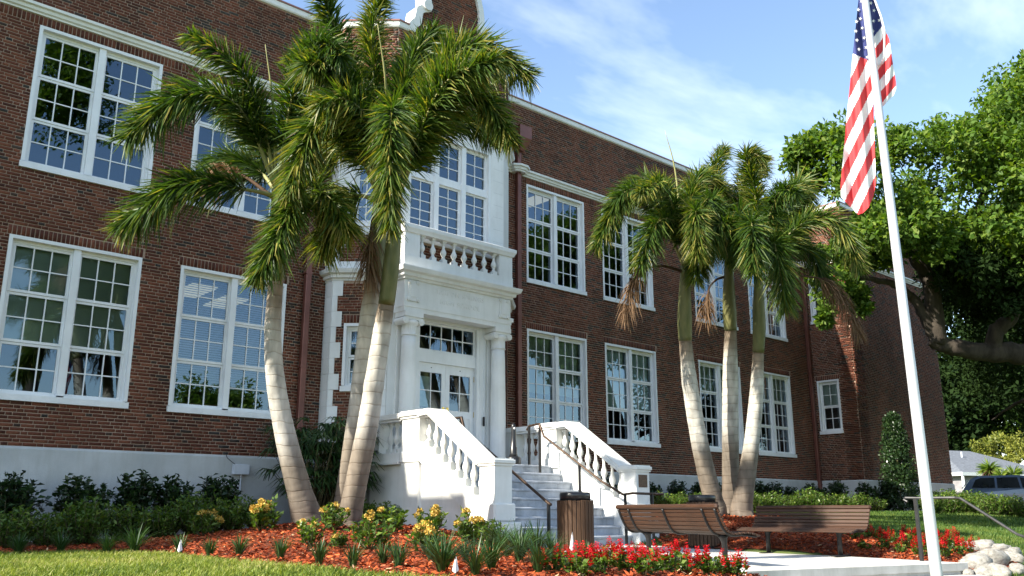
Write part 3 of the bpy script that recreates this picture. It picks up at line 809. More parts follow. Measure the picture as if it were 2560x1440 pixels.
# windows of the canted side of the bay
rc = math.atan2(q2[1] - q1[1], q2[0] - q1[0])
dv = np.array([q2[0] - q1[0], q2[1] - q1[1]]) / LC
for (a, b, z0, z1), np_ in zip(opD, ((2, 2), (2, 4))):
    p = np.array(q1) + dv * a; h, w = z1 - z0, b - a
    zm = 0.142 + (h - 0.252) * (0.5 if z0 < 5 else 0.62)
    build_window((p[0], p[1], z0), rc, w, h, 0.06, [(0.105, w - 0.105, 0.142, zm - .002, 2, np_[1], 0.12), (0.105, w - 0.105, zm + .002, h - 0.11, 2, 2, 0.10)], [], False)
# triple window of the bay front
h, w = opE[1][3] - opE[1][2], 2.40
colw = (w - 2 * 0.075 - 2 * 0.13) / 3
sx, ml = [], []
zt0, zt1 = 7.36 - 5.98, 7.52 - 5.98
for k in range(3):
    x0 = 0.075 + k * (colw + 0.13)
    sx += [(x0, x0 + colw, 0.142, zt0, 2, 5, 0.10), (x0, x0 + colw, zt1, h - 0.085, 2, 3, 0.10)]
    if k: ml.append((x0 - 0.13, x0, 0.1, h - 0.06, 0.02))
ml.append((0.06, w - 0.06, zt0, zt1, 0.05))
tw = build_window((10.66, YB, 5.98), 0, w, h, 0.06, sx, ml, False)

# ---- doors
Z_LAND = 0.95
mb = MB()                                             # door case
dx0, dx1, dzt, dzh = 10.98, 12.74, 4.12, 3.16
mb.box(dx0, YB - 0.035, Z_LAND, dx0 + 0.075, YB + 0.2, dzt); mb.box(dx1 - 0.075, YB - 0.035, Z_LAND, dx1, YB + 0.2, dzt)
mb.box(dx0 + 0.075, YB - 0.036, dzt - 0.075, dx1 - 0.075, YB + 0.2, dzt)
mb.box(dx0 + 0.075, YB + 0.02, dzh, dx1 - 0.075, YB + 0.19, dzh + 0.25)
for s, xx in ((-1, dx0), (1, dx1)):                   # fluted architrave strips
    for j, (w0, w1, o_) in enumerate(((0.0, 0.05, 0.05), (0.05, 0.12, 0.04), (0.12, 0.15, 0.06))):
        a, b = sorted((xx + s * w0, xx + s * w1)); mb.box(a, YB - o_, Z_LAND, b, YB + 0.01, dzt + w1)
mb.box(dx0 - 0.15, YB - 0.061, dzt + 0.12, dx1 + 0.15, YB + 0.01, dzt + 0.15)
mb.box(dx0, YB - 0.05, dzt + 0.001, dx1, YB + 0.01, dzt + 0.12)
mb.build('door_case', M['trim'], school)
tr = MB(); pn = []
sash_geo(tr, pn, dx0 + 0.076, dx1 - 0.076, dzh + 0.25, dzt - 0.076, 5, 2, YB + 0.05)
tro = tr.build('transom_window', M['trim'], school)
for (x, y, z, pw, ph) in pn: link('pane', pane_mesh(pw, ph), tro, (x, y, z))
for s in (0, 1):
    x0 = dx0 + 0.078 + s * 0.803; x1 = x0 + 0.798; y = YB + 0.07
    d = MB(); pn = []
    d.box(x0, y, Z_LAND + 0.012, x0 + 0.11, y + 0.045, dzh - 0.004); d.box(x1 - 0.11, y, Z_LAND + 0.012, x1, y + 0.045, dzh - 0.004)
    d.box(x0 + 0.11, y, Z_LAND + 0.012, x1 - 0.11, y + 0.045, Z_LAND + 0.25); d.box(x0 + 0.11, y, 2.0, x1 - 0.11, y + 0.045, 2.16); d.box(x0 + 0.11, y, 2.95, x1 - 0.11, y + 0.045, dzh - 0.004)
    d.box(x0 + 0.11, y + 0.015, Z_LAND + 0.25, x1 - 0.11, y + 0.04, 2.0)
    d.box(x0 + 0.16, y + 0.006, Z_LAND + 0.30, x1 - 0.16, y + 0.016, 1.95)
    d.box(x0 + 0.399 - 0.011, y + 0.005, 2.16, x0 + 0.399 + 0.011, y + 0.04, 2.95); d.box(x0 + 0.11, y + 0.006, 2.545, x1 - 0.11, y + 0.039, 2.567)
    do = d.build('door', M['trim'], school)
    for i in range(2):
        for j in range(2):
            link('pane', pane_mesh(0.289, 0.385), do, (x0 + 0.11 + i * 0.289, y + 0.022, 2.16 + j * 0.4))
    hx = x1 - 0.055 if s == 0 else x0 + 0.055
    hb = MB(); hb.box(hx - 0.032, y - 0.008, 1.82, hx + 0.032, y + 0.001, 2.22)
    hb.tube([(hx, y - 0.008, 1.90), (hx, y - 0.055, 1.92), (hx, y - 0.055, 2.12), (hx, y - 0.008, 2.14)], 0.012, 8)
    hb.build('handle', M['brass'], do)
    if s == 1:
        for z in (1.2, 2.05, 2.85):
            MB().box(x1 - 0.004, y - 0.012, z, x1 + 0.018, y - 0.001, z + 0.12).build('hinge', M['brass'], do)
    else:
        MB().box(x0 + 0.12, y + 0.03, 2.20, x0 + 0.39, y + 0.034, 2.86).build('notice', M['paper'], do)
    MB().tube([(x0 + 0.4, y - 0.006, 3.06), (x0 + 0.4, y + 0.001, 3.06)], 0.012, 8).build('door_viewer', M['black'], do)
MB().bbox(dx1 + 0.085, YB - 0.085, 1.86, dx1 + 0.135, YB - 0.062, 2.07, 0.006).build('card_reader', M['black'], school)

# ---- portico: columns, entablature, balcony
port = MB()
YF = 14.97
FX0, FX1 = AX - 1.50, AX + 1.50
port.box(FX0, YF, 4.10, FX1, YF + 0.30, 4.20); port.box(FX0 - 0.012, YF - 0.012, 4.20, FX1 + 0.012, YF + 0.30, 4.29)
port.box(FX0 + 0.004, YF + 0.006, 4.29, FX1 - 0.004, YF + 0.30, Z1)
for x0, x1 in ((FX0, FX0 + 0.30), (FX1 - 0.30, FX1)):
    port.box(x0 + 0.001, YF + 0.30, 4.10, x1 - 0.001, YB - 0.02, Z1 - 0.001)
port.box(FX0 + 0.30, YF + 0.30, 4.26, FX1 - 0.30, YB - 0.021, 4.34)
pto = port.build('portico', M['white'], school)
cp = [(AX - 1.50, YB - 0.02), (AX - 1.50, YF), (AX + 1.50, YF), (AX + 1.50, YB - 0.02)]
c5b = [(0, Z1 - 0.002)] + [(o_ * 1.0, z) for o_, z in c5[1:8]] + [(0.20, Z1 + 0.25), (0, Z1 + 0.26)]
MB().mould(cp, c5b).build('cornice', M['white'], pto)
def volute(mb, cx, cy, cz, r, w, ax='y'):
    for k, (rr, off) in enumerate(((r, 0), (r * 0.72, 0.008), (r * 0.45, 0.016), (r * 0.2, 0.022))):
        n = 14
        if ax == 'y': mb.prism([(cx + rr * math.cos(2 * math.pi * i / n), cz + rr * math.sin(2 * math.pi * i / n)) for i in range(n)], 'y', cy - off, cy + w + off)
        else: mb.prism([(cy + rr * math.cos(2 * math.pi * i / n), cz + rr * math.sin(2 * math.pi * i / n)) for i in range(n)], 'x', cx - off, cx + w + off)
for s in (-1, 1):
    cx, cy = AX + s * 1.25, YF + 0.155
    mb = MB(); mb.sm = True
    mb.lathe([(0.235, 0), (0.235, 0.05), (0.205, 0.06), (0.215, 0.10), (0.195, 0.14), (0.178, 0.16), (0.178, 0.9), (0.172, 1.6), (0.160, 2.40), (0.152, 2.66)], (cx, cy, Z_LAND), 28)
    mb.sm = False
    mb.box(cx - 0.25, cy - 0.25, Z_LAND - 0.01, cx + 0.25, cy + 0.25, Z_LAND + 0.035)
    co = mb.build('column', M['white'], school)
    mb = MB(); mb.sm = True
    mb.lathe([(0.153, 2.655), (0.172, 2.66), (0.176, 2.675), (0.155, 2.69), (0.153, 2.86), (0.19, 2.90), (0.20, 2.95), (0.17, 2.98)], (cx, cy, Z_LAND), 28)
    mb.sm = False
    for k in range(20):                                # fluted neck
        a = 2 * math.pi * k / 20
        mb.obox((cx + 0.150 * math.cos(a) - 0.008, cy + 0.150 * math.sin(a) - 0.008, Z_LAND + 2.70), (0.016, 0, 0), (0, 0.016, 0), (0, 0, 0.15))
    for sx_ in (-1, 1):
        volute(mb, cx + sx_ * 0.205, cy - 0.17, Z_LAND + 2.955, 0.075, 0.34)
    mb.box(cx - 0.20, cy - 0.165, Z_LAND + 2.98, cx + 0.20, cy + 0.165, Z_LAND + 3.04)
    mb.box(cx - 0.235, cy - 0.19, Z_LAND + 3.04, cx + 0.235, cy + 0.19, 4.099)
    mb.build('capital', M['white'], co)
    # pilaster behind the column
    mb = MB(); mb.box(cx - 0.17, YB - 0.07, Z_LAND, cx + 0.17, YB - 0.021, 4.1); mb.box(cx - 0.2, YB - 0.09, 3.86, cx + 0.2, YB - 0.021, 4.098)
    mb.build('pilaster', M['white'], school)
    # scroll bracket at the end of the frieze
    mb = MB(); bx = AX + s * 1.28
    mb.box(bx - 0.13, YF - 0.02, 4.33, bx + 0.13, YF + 0.005, Z1 - 0.03)
    mb.box(bx - 0.085, YF - 0.032, 4.42, bx + 0.085, YF - 0.02, Z1 - 0.10)
    for dx_, z_, r_ in ((-0.10, 4.74, 0.045), (0.10, 4.74, 0.045), (-0.12, 4.37, 0.05), (0.12, 4.37, 0.05)):
        volute(mb, bx + dx_, YF - 0.04, z_, r_, 0.045)
    mb.build('scroll_bracket', M['white'], pto)
# lettering cut on the frieze
for txt, zt, sz in (('TARPON SPRINGS', 4.595, 0.155), ('HIGH SCHOOL', 4.385, 0.155)):
    cu = bpy.data.curves.new('frieze_lettering', 'FONT'); cu.body = txt; cu.size = sz; cu.align_x = 'CENTER'; cu.extrude = 0.004; cu.space_character = 1.12; cu.resolution_u = 2
    tmp = bpy.data.objects.new('tmp', cu); COL.objects.link(tmp)
    dg = bpy.context.evaluated_depsgraph_get()
    me = bpy.data.meshes.new_from_object(tmp.evaluated_get(dg)); bpy.data.objects.remove(tmp)
    me.materials.clear(); me.materials.append(M['white'])
    link('frieze_lettering', me, pto, (AX, YF + 0.001, zt), (math.pi / 2, 0, 0), kind='stuff')
# balcony
BAL = [(0.055, 0), (0.055, 0.02), (0.035, 0.035), (0.045, 0.05), (0.028, 0.07), (0.036, 0.10), (0.062, 0.16), (0.068, 0.20), (0.058, 0.25), (0.034, 0.32), (0.027, 0.40), (0.030, 0.44), (0.042, 0.455), (0.030, 0.47), (0.046, 0.49), (0.048, 0.50)]
def baluster(parent, x, y, z0, z1, base=0.0):
    mb = MB(); h = z1 - z0; k = h / 0.60
    mb.box(x - 0.062, y - 0.062, z0 - base, x + 0.062, y + 0.062, z0 + 0.05 * k)
    mb.box(x - 0.055, y - 0.055, z1 - 0.05 * k, x + 0.055, y + 0.055, z1)
    mb.sm = True
    mb.lathe([(r, z * k) for r, z in BAL], (x, y, z0 + 0.05 * k), 14)
    return mb.build('baluster', M['white'], parent)
zb0, zb1, zb2 = Z1 + 0.262, 5.32, 5.84
by0, by1 = YF - 0.02, YF + 0.18
mb = MB()
mb.box(AX - 1.56, by0 - 0.0, zb0, AX + 1.56, YB - 0.06, zb0 + 0.02)
mb.box(AX - 1.55, by0, zb0 + 0.02, AX + 1.55, by1, zb1)
for s in (-1, 1):
    a, b = sorted((AX + s * 1.55, AX + s * 1.37)); mb.box(a, by1, zb0 + 0.02, b, YB - 0.06, zb1 - 0.001)
bal = mb.build('balcony', M['white'], school)
for s in (-1, 1):
    a, b = sorted((AX + s * 1.54, AX + s * 1.14)); MB().box(a, by0 + 0.012, zb1, b, by1 + 0.02, zb2).build('pedestal', M['white'], bal)
    mb = MB(); a, b = sorted((AX + s * 1.535, AX + s * 1.40)); mb.box(a, by1 + 0.02, zb1 - 0.001, b, YB - 0.06, zb2 - 0.002); mb.build('side_panel', M['white'], bal)
rl = [(0, zb2), (0.03, zb2), (0.05, zb2 + 0.05), (0.075, zb2 + 0.09), (0.08, zb2 + 0.17), (0.02, zb2 + 0.20), (-0.17, zb2 + 0.20), (-0.17, zb2)]
MB().mould([(AX - 1.54, YB - 0.06), (AX - 1.54, by0 + 0.012), (AX + 1.54, by0 + 0.012), (AX + 1.54, YB - 0.06)], rl).build('handrail', M['white'], bal)
for k in range(8):
    baluster(bal, AX - 1.03 + k * 0.294, by0 + 0.095, zb1 + 0.05, zb2, base=0.05)

# ---- downpipes with rain heads
def downpipe(x, y, head_z):
    mb = MB(); mb.bbox(x - 0.065, y - 0.15, 0.0, x + 0.065, y - 0.03, head_z, 0.012)
    dp = mb.build('downpipe', M['copper'], school)
    for z in (0.9, 2.9, 4.9, 6.6):
        MB().box(x - 0.085, y - 0.155, z, x + 0.085, y - 0.01, z + 0.04).build('pipe_strap', M['copper'], dp)
    mb = MB(); mb.lathe([(0.10, head_z - 0.05), (0.30, head_z + 0.28), (0.30, head_z + 0.62), (0.27, head_z + 0.63)], (x, y - 0.19, 0), 4)
    mb.build('rain_head', M['copper'], dp)
    mb = MB()                                          # the cornice breaks forward round the pipe
    zk = Z_UH + 3 * CH
    mb.mould([(x - 0.17, y - 0.02), (x - 0.17, y - 0.16), (x - 0.08, y - 0.22), (x + 0.08, y - 0.22), (x + 0.17, y - 0.16), (x + 0.17, y - 0.02)], [(-0.05, zk + 0.002)] + [(a, b + 0.003) for a, b in corn(zk)[1:-1]] + [(-0.05, zk + 0.193)])
    mb.box(x - 0.12, y - 0.17, zk + 0.01, x + 0.12, y - 0.02, zk + 0.19)
    mb.build('cornice_break', M['white'], school)
downpipe(8.86, YW, 9.45); downpipe(2 * AX - 8.86 + 0.06, YW, 9.45); downpipe(XI - 0.16, YW, 9.45)

# ---- inside: rooms, floors, ceiling lights
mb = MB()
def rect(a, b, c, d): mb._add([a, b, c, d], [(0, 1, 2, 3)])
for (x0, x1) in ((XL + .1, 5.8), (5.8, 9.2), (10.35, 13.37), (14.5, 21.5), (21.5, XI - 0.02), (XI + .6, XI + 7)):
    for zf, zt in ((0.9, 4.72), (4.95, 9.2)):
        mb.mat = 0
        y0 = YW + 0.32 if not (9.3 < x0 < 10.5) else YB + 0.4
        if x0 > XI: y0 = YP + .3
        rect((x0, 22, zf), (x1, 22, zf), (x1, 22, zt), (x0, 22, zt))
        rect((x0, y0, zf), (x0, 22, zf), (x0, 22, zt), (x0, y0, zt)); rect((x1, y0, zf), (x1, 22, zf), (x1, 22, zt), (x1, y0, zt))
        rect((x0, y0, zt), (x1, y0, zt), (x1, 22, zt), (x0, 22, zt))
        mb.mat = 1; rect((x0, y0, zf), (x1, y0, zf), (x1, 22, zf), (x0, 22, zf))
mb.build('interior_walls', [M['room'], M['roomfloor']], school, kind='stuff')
mb = MB(); mb.box(XL - 7.0, YW + 0.02, 10.2, XI + 7.0, 29.9, 10.4)
for xa, xb in ((XL - 7.0, XL - 0.03), (XI + 0.03, XI + 7.0)): mb.box(xa, YP + 0.02, 10.2, xb, YW + 0.02, 10.4)
mb.box(10.3, YB + 0.02, 10.2, 2 * AX - 10.3, YW + 0.02, 10.4)
mb.build('roof', M['asphalt'], school)
for (x, y, z) in ((7.3, 18.6, 4.70), (8.3, 19.2, 4.70), (15.9, 18.2, 9.17), (17.4, 18.3, 9.17), (11.2, 16.9, 9.17)):
    MB().box(x - 0.28, y - 0.6, z - 0.03, x + 0.28, y + 0.6, z).build('ceiling_light', M['lamp'], school)
for (x, y) in ((7.6, 17.8), (19.6, 18.0), (24.0, 18.0)):
    MB().box(x - 0.7, y, 0.92, x + 0.7, y + 0.6, 2.15).build('cabinet', M['desk'], school)

# ---- things fixed to the plinth
bx = thing('utility_box', 'small pale grey utility box with conduit on the plinth, left of the palms', 'utility box', (7.66, YW - 0.055, 0.78))
MB().bbox(7.50, YW - 0.16, 0.69, 7.82, YW - 0.056, 0.88, 0.008).build('enclosure', M['greybox'], bx)
MB().tube([(7.68, YW - 0.10, 0.69), (7.68, YW - 0.10, -0.25)], 0.014, 8).build('conduit', M['greybox'], bx)
MB().tube([(7.55, YW - 0.09, 0.88), (7.47, YW - 0.09, 0.93), (7.38, YW - 0.08, 1.0), (7.36, YW - 0.07, 1.07), (7.43, YW - 0.04, 1.10)], 0.006, 6).build('cable', M['black'], bx)
vg = thing('foundation_vent', 'square lattice foundation vent in the grey plinth behind the shrubs', 'vent', (7.36, YW - 0.06, 0.4))
mb = MB(); mb.box(7.05, YW - 0.062, 0.20, 7.67, YW - 0.056, 0.60); mb.build('recess', M['black'], vg)
mb = MB()
for k in range(-6, 9):
    for s in (1, -1):
        x0 = 7.05 + k * 0.08
        a, b = (x0, x0 + 0.4) if s == 1 else (x0 + 0.4, x0)
        P0, P1 = np.array([a, 0.20]), np.array([b, 0.60])
        t0, t1 = 0.0, 1.0
        for lim, sg in ((7.05, 1), (7.67, -1)):
            d_ = P1[0] - P0[0]
            tt = (lim - P0[0]) / d_
            if (P0[0] - lim) * sg < 0: t0 = max(t0, tt)
            if (P1[0] - lim) * sg < 0: t1 = min(t1, tt)
        if t1 - t0 < 0.05: continue
        A, B = P0 + (P1 - P0) * t0, P0 + (P1 - P0) * t1
        mb.tube([(A[0], YW - 0.066, A[1]), (B[0], YW - 0.066, B[1])], 0.005, 4)
mb.build('lattice', M['trim'], vg)
sl = thing('security_light', 'small white security light on the brick beside the frieze of the portico', 'light', (13.52, 15.3, 4.35))
mb = MB(); mb.bbox(13.40, 15.15, 4.32, 13.62, 15.33, 4.42, 0.01); mb.build('housing', M['plastic'], sl)
mb = MB(); mb.sm = True; mb.lathe([(0.075, 0.0), (0.07, -0.05), (0.045, -0.09), (0.01, -0.105)], (13.52, 15.24, 4.32), 12); mb.build('lens', M['black'], sl)
# ================================================================ terrain
CP = np.array([
 (-6, 16.5, -.55), (0, 16.5, -.54), (4, 16.5, -.50), (6, 16.5, -.45), (9, 16.2, -.32), (0, 12.9, -.55), (2.9, 12.8, -.54), (3.8, 12.7, -.54), (4.4, 11.7, -.54), (4.35, 10.5, -.54), (4.3, 9.5, -.54), (4.4, 8.4, -.54), (4.43, 7.2, -.545), (4.6, 5.9, -.56), (5.2, 4.8, -.64),
 (5, 14.2, -.47), (6.2, 13, -.32), (7.2, 12.4, -.21), (8.2, 13.3, -.22), (5.5, 11.6, -.37), (6.4, 12.05, -.21), (7.0, 11.4, -.21), (6.2, 10.6, -.36), (5.3, 9.6, -.47), (6.5, 9.5, -.42), (8, 10.5, -.37), (9.4, 12.6, -.30), (9.6, 11.2, -.44), (8.6, 14.5, -.26), (5.3, 8, -.51), (6.8, 7.6, -.52), (5.6, 6.2, -.56), (7, 5.6, -.62), (8.5, 5.6, -.70), (9, 8, -.6), (9, 9.6, -.55), (8.9, 6.6, -.66),
 (3, 9, -.58), (1, 9, -.62), (0, 6, -.95), (3, 6.5, -.68), (3, 4, -1.05), (-4, 9, -.8), (0, 2, -1.5), (4.5, 3.3, -1.05), (6.5, 3.3, -1.1), (9, 3.5, -1.2), (12, 2.5, -1.45), (16, 2, -1.35), (10, 0, -1.6), (0, -4, -1.65), (20, -3, -1.5), (-10, 0, -1.65),
 (11, 9, -.80), (11, 11, -.78), (11, 6.6, -.85), (10, 7.5, -.82), (12.5, 7, -.84), (12.5, 9.5, -.80), (11.8, 12.8, -.78), (10.5, 5.0, -1.05), (12.8, 4.6, -1.05),
 (13.6, 8, -.52), (13.6, 6, -.64), (14.5, 9.5, -.32), (15.4, 10.7, -.14), (13.95, 11.2, -.50), (15, 13, -.08), (14.6, 15, -.05), (20, 14, -.02), (20, 16.5, .0), (29, 14.2, -.02), (24, 10.5, -.12), (20, 8.2, -.32), (17, 6.2, -.50), (15.2, 4.6, -.86), (20, 4, -.72), (30, 8, -.15), (40, 11, -.05), (14.2, 5.0, -.78), (15.5, 7.5, -.46), (36, 14, -.02), (36, 3, -.6),
 (60, 20, -.10), (90, 40, -.05), (60, -10, -.6), (-40, 16, -.5), (-40, -30, -1.6), (0, -40, -1.6), (60, -40, -1.2), (20, 60, -.2), (-40, 60, -.4), (140, 60, .2), (200, 0, .2)], float)
def _rbf():
    P = CP[:, :2]; n = len(P)
    A = np.linalg.norm(P[:, None] - P[None], axis=2)
    K = np.zeros((n + 3, n + 3)); K[:n, :n] = A; K[:n, n] = 1; K[:n, n + 1:] = P; K[n, :n] = 1; K[n + 1:, :n] = P.T
    b = np.zeros(n + 3); b[:n] = CP[:, 2]
    return np.linalg.solve(K, b)
_W = _rbf()
def hgt(x, y):
    x = np.asarray(x, float); y = np.asarray(y, float); sh = x.shape
    Q = np.stack([x.ravel(), y.ravel()], 1)
    d = np.linalg.norm(Q[:, None] - CP[None, :, :2], axis=2)
    z = d @ _W[:-3] + _W[-3] + Q @ _W[-2:]
    z = np.clip(z, -1.75, 0.6)
    return z.reshape(sh)
def gpt(u, v, extra=0.0):
    """where the ray through a pixel meets the ground"""
    r = ray(u, v); hit = None
    t = np.linspace(3.5, 60, 900); P = r[None] * t[:, None]
    dz = P[:, 2] - hgt(P[:, 0], P[:, 1]) - extra
    k = np.argmax(dz < 0)
    if dz[k] >= 0: k = len(t) - 1
    return P[k]

def sheet(name, xs, ys, mat, dz=0.0, mask=None, noise=0.0):
    X, Y = np.meshgrid(xs, ys); Z = hgt(X, Y) + dz
    if noise: Z = Z + noise * (np.sin(X * 5.1 + Y * 3.3) * np.sin(Y * 4.7 - X * 2.1) + 0.5 * np.sin(X * 13.7) * np.sin(Y * 11.9))
    V = np.stack([X, Y, Z], 2).reshape(-1, 3); nx = len(xs)
    i, j = np.meshgrid(np.arange(nx - 1), np.arange(len(ys) - 1)); a = (j * nx + i).ravel()
    F = np.stack([a, a + 1, a + 1 + nx, a + nx], 1)
    if mask is not None:
        c = V[F].mean(1); F = F[mask(c[:, 0], c[:, 1])]
        used = np.unique(F); mp = -np.ones(len(V), int); mp[used] = np.arange(len(used)); V = V[used]; F = mp[F]
    return link(name, fast_mesh(name, V, F, mat, smooth=True), kind='structure')
def gradx(a, b, lo, hi, n, far):
    core = np.linspace(a, b, n)
    ext = np.geomspace(1.0, far, 22)
    return np.concatenate([(a - ext)[::-1], core, b + ext])
sheet('lawn', gradx(-6, 40, 0, 0, 150, 600), gradx(-2, 17, 0, 0, 90, 600), M['lawn'])

def in_poly(x, y, poly):
    x = np.asarray(x); y = np.asarray(y); ins = np.zeros(x.shape, bool); n = len(poly)
    for i in range(n):
        x0, y0 = poly[i]; x1, y1 = poly[(i + 1) % n]
        c = ((y0 > y) != (y1 > y)) & (x < (x1 - x0) * (y - y0) / (y1 - y0 + 1e-12) + x0)
        ins ^= c
    return ins
BED_L = [(-6, 16.6), (-6, 13.0), (0, 12.9), (2.9, 12.78), (3.8, 12.65), (4.25, 12.2), (4.4, 11.5), (4.35, 10.5), (4.3, 9.5), (4.4, 8.4), (4.43, 7.2), (4.6, 5.9), (5.2, 4.9), (6.5, 4.6), (8.9, 5.0), (9.02, 6.1), (9.2, 6.5), (9.25, 9.6), (9.6, 11.2), (9.9, 12.0), (10.0, 15.4), (9.4, 16.6)]
BED_R = [(13.22, 5.35), (13.9, 5.0), (14.9, 5.2), (15.6, 6.1), (15.2, 7.6), (15.0, 8.9), (16.5, 9.6), (17.5, 11.8), (20, 12.6), (40, 12.4), (40, 14.9), (XI, 14.9), (XI, 16.6), (13.9, 16.6), (13.9, 11.3), (13.22, 10.6)]
PAD = [(9.2, 6.2), (13.2, 5.3), (13.2, 8.9), (13.75, 9.3), (13.9, 10.9), (13.9, 11.6), (9.8, 11.6), (9.8, 10.9), (9.2, 9.9)]
mkb = lambda poly: (lambda x, y: in_poly(x, y, poly))
sheet('mulch_bed', np.linspace(-6, 10.2, 200), np.linspace(4.5, 16.6, 150), M['soil'], 0.012, mkb(BED_L), 0.012)
sheet('mulch_bed', np.linspace(13.1, 40, 250), np.linspace(4.8, 16.6, 130), M['soil'], 0.012, mkb(BED_R), 0.012)

def pad_z(x, y): return -0.605 - (11.4 - y) * 0.0135
# ---- concrete landing in front of the stairs
mb = MB()
joints = [(9.2, 6.2, 5.3)]
top = [(x, y, pad_z(x, y)) for x, y in PAD]; n = len(top)
mb._add(top + [(x, y, z - 0.10) for x, y, z in top], [tuple(range(n))] + [(i, (i + 1) % n, n + (i + 1) % n, n + i) for i in range(n)])
pad = mb.build('concrete_landing', M['concrete'], kind='structure')
pin = [(AX - 0.3 + (x - AX + 0.3) * 0.993, 8.4 + (y - 8.4) * 0.99) for x, y in PAD]
bs = MB(); bs._add([(x, y, pad_z(x, y) - 0.10) for x, y in pin] + [(x, y, pad_z(x, y) - 0.9) for x, y in pin], [(i, (i + 1) % n, n + (i + 1) % n, n + i) for i in range(n)])
bs.build('landing_foundation', M['concrete'], pad)
for (xa, ya, xb, yb) in ((9.2, 9.0, 13.2, 9.0), (9.2, 7.4, 13.2, 7.25), (11.25, 5.76, 11.25, 11.5)):
    d = np.array([xb - xa, yb - ya]); d /= np.linalg.norm(d); nn = np.array([d[1], -d[0]]) * 0.006
    mb = MB(); mb._add([(xa - nn[0], ya - nn[1], pad_z(xa, ya) + .002), (xb - nn[0], yb - nn[1], pad_z(xb, yb) + .002), (xb + nn[0], yb + nn[1], pad_z(xb, yb) + .002), (xa + nn[0], ya + nn[1], pad_z(xa, ya) + .002)], [(0, 1, 2, 3)])
    mb.build('control_joint', M['asphalt'], pad)
# steps down to the street in front of it
mb = None
fe = [np.array(PAD[0]), np.array(PAD[1])]; fn = np.array([fe[1][1] - fe[0][1], -(fe[1][0] - fe[0][0])]); fn /= np.linalg.norm(fn)
for k in range(1, 5):
    a, b = fe[0] + fn * 0.3 * (k - 1), fe[1] + fn * 0.3 * (k - 1); c, d = fe[1] + fn * 0.3 * k, fe[0] + fn * 0.3 * k
    z = pad_z(11, 5.7) - 0.155 * k
    MB().prism([tuple(p) for p in (a, b, c, d)], 'z', z - 0.4, z).build('lower_step', M['concrete'], pad)

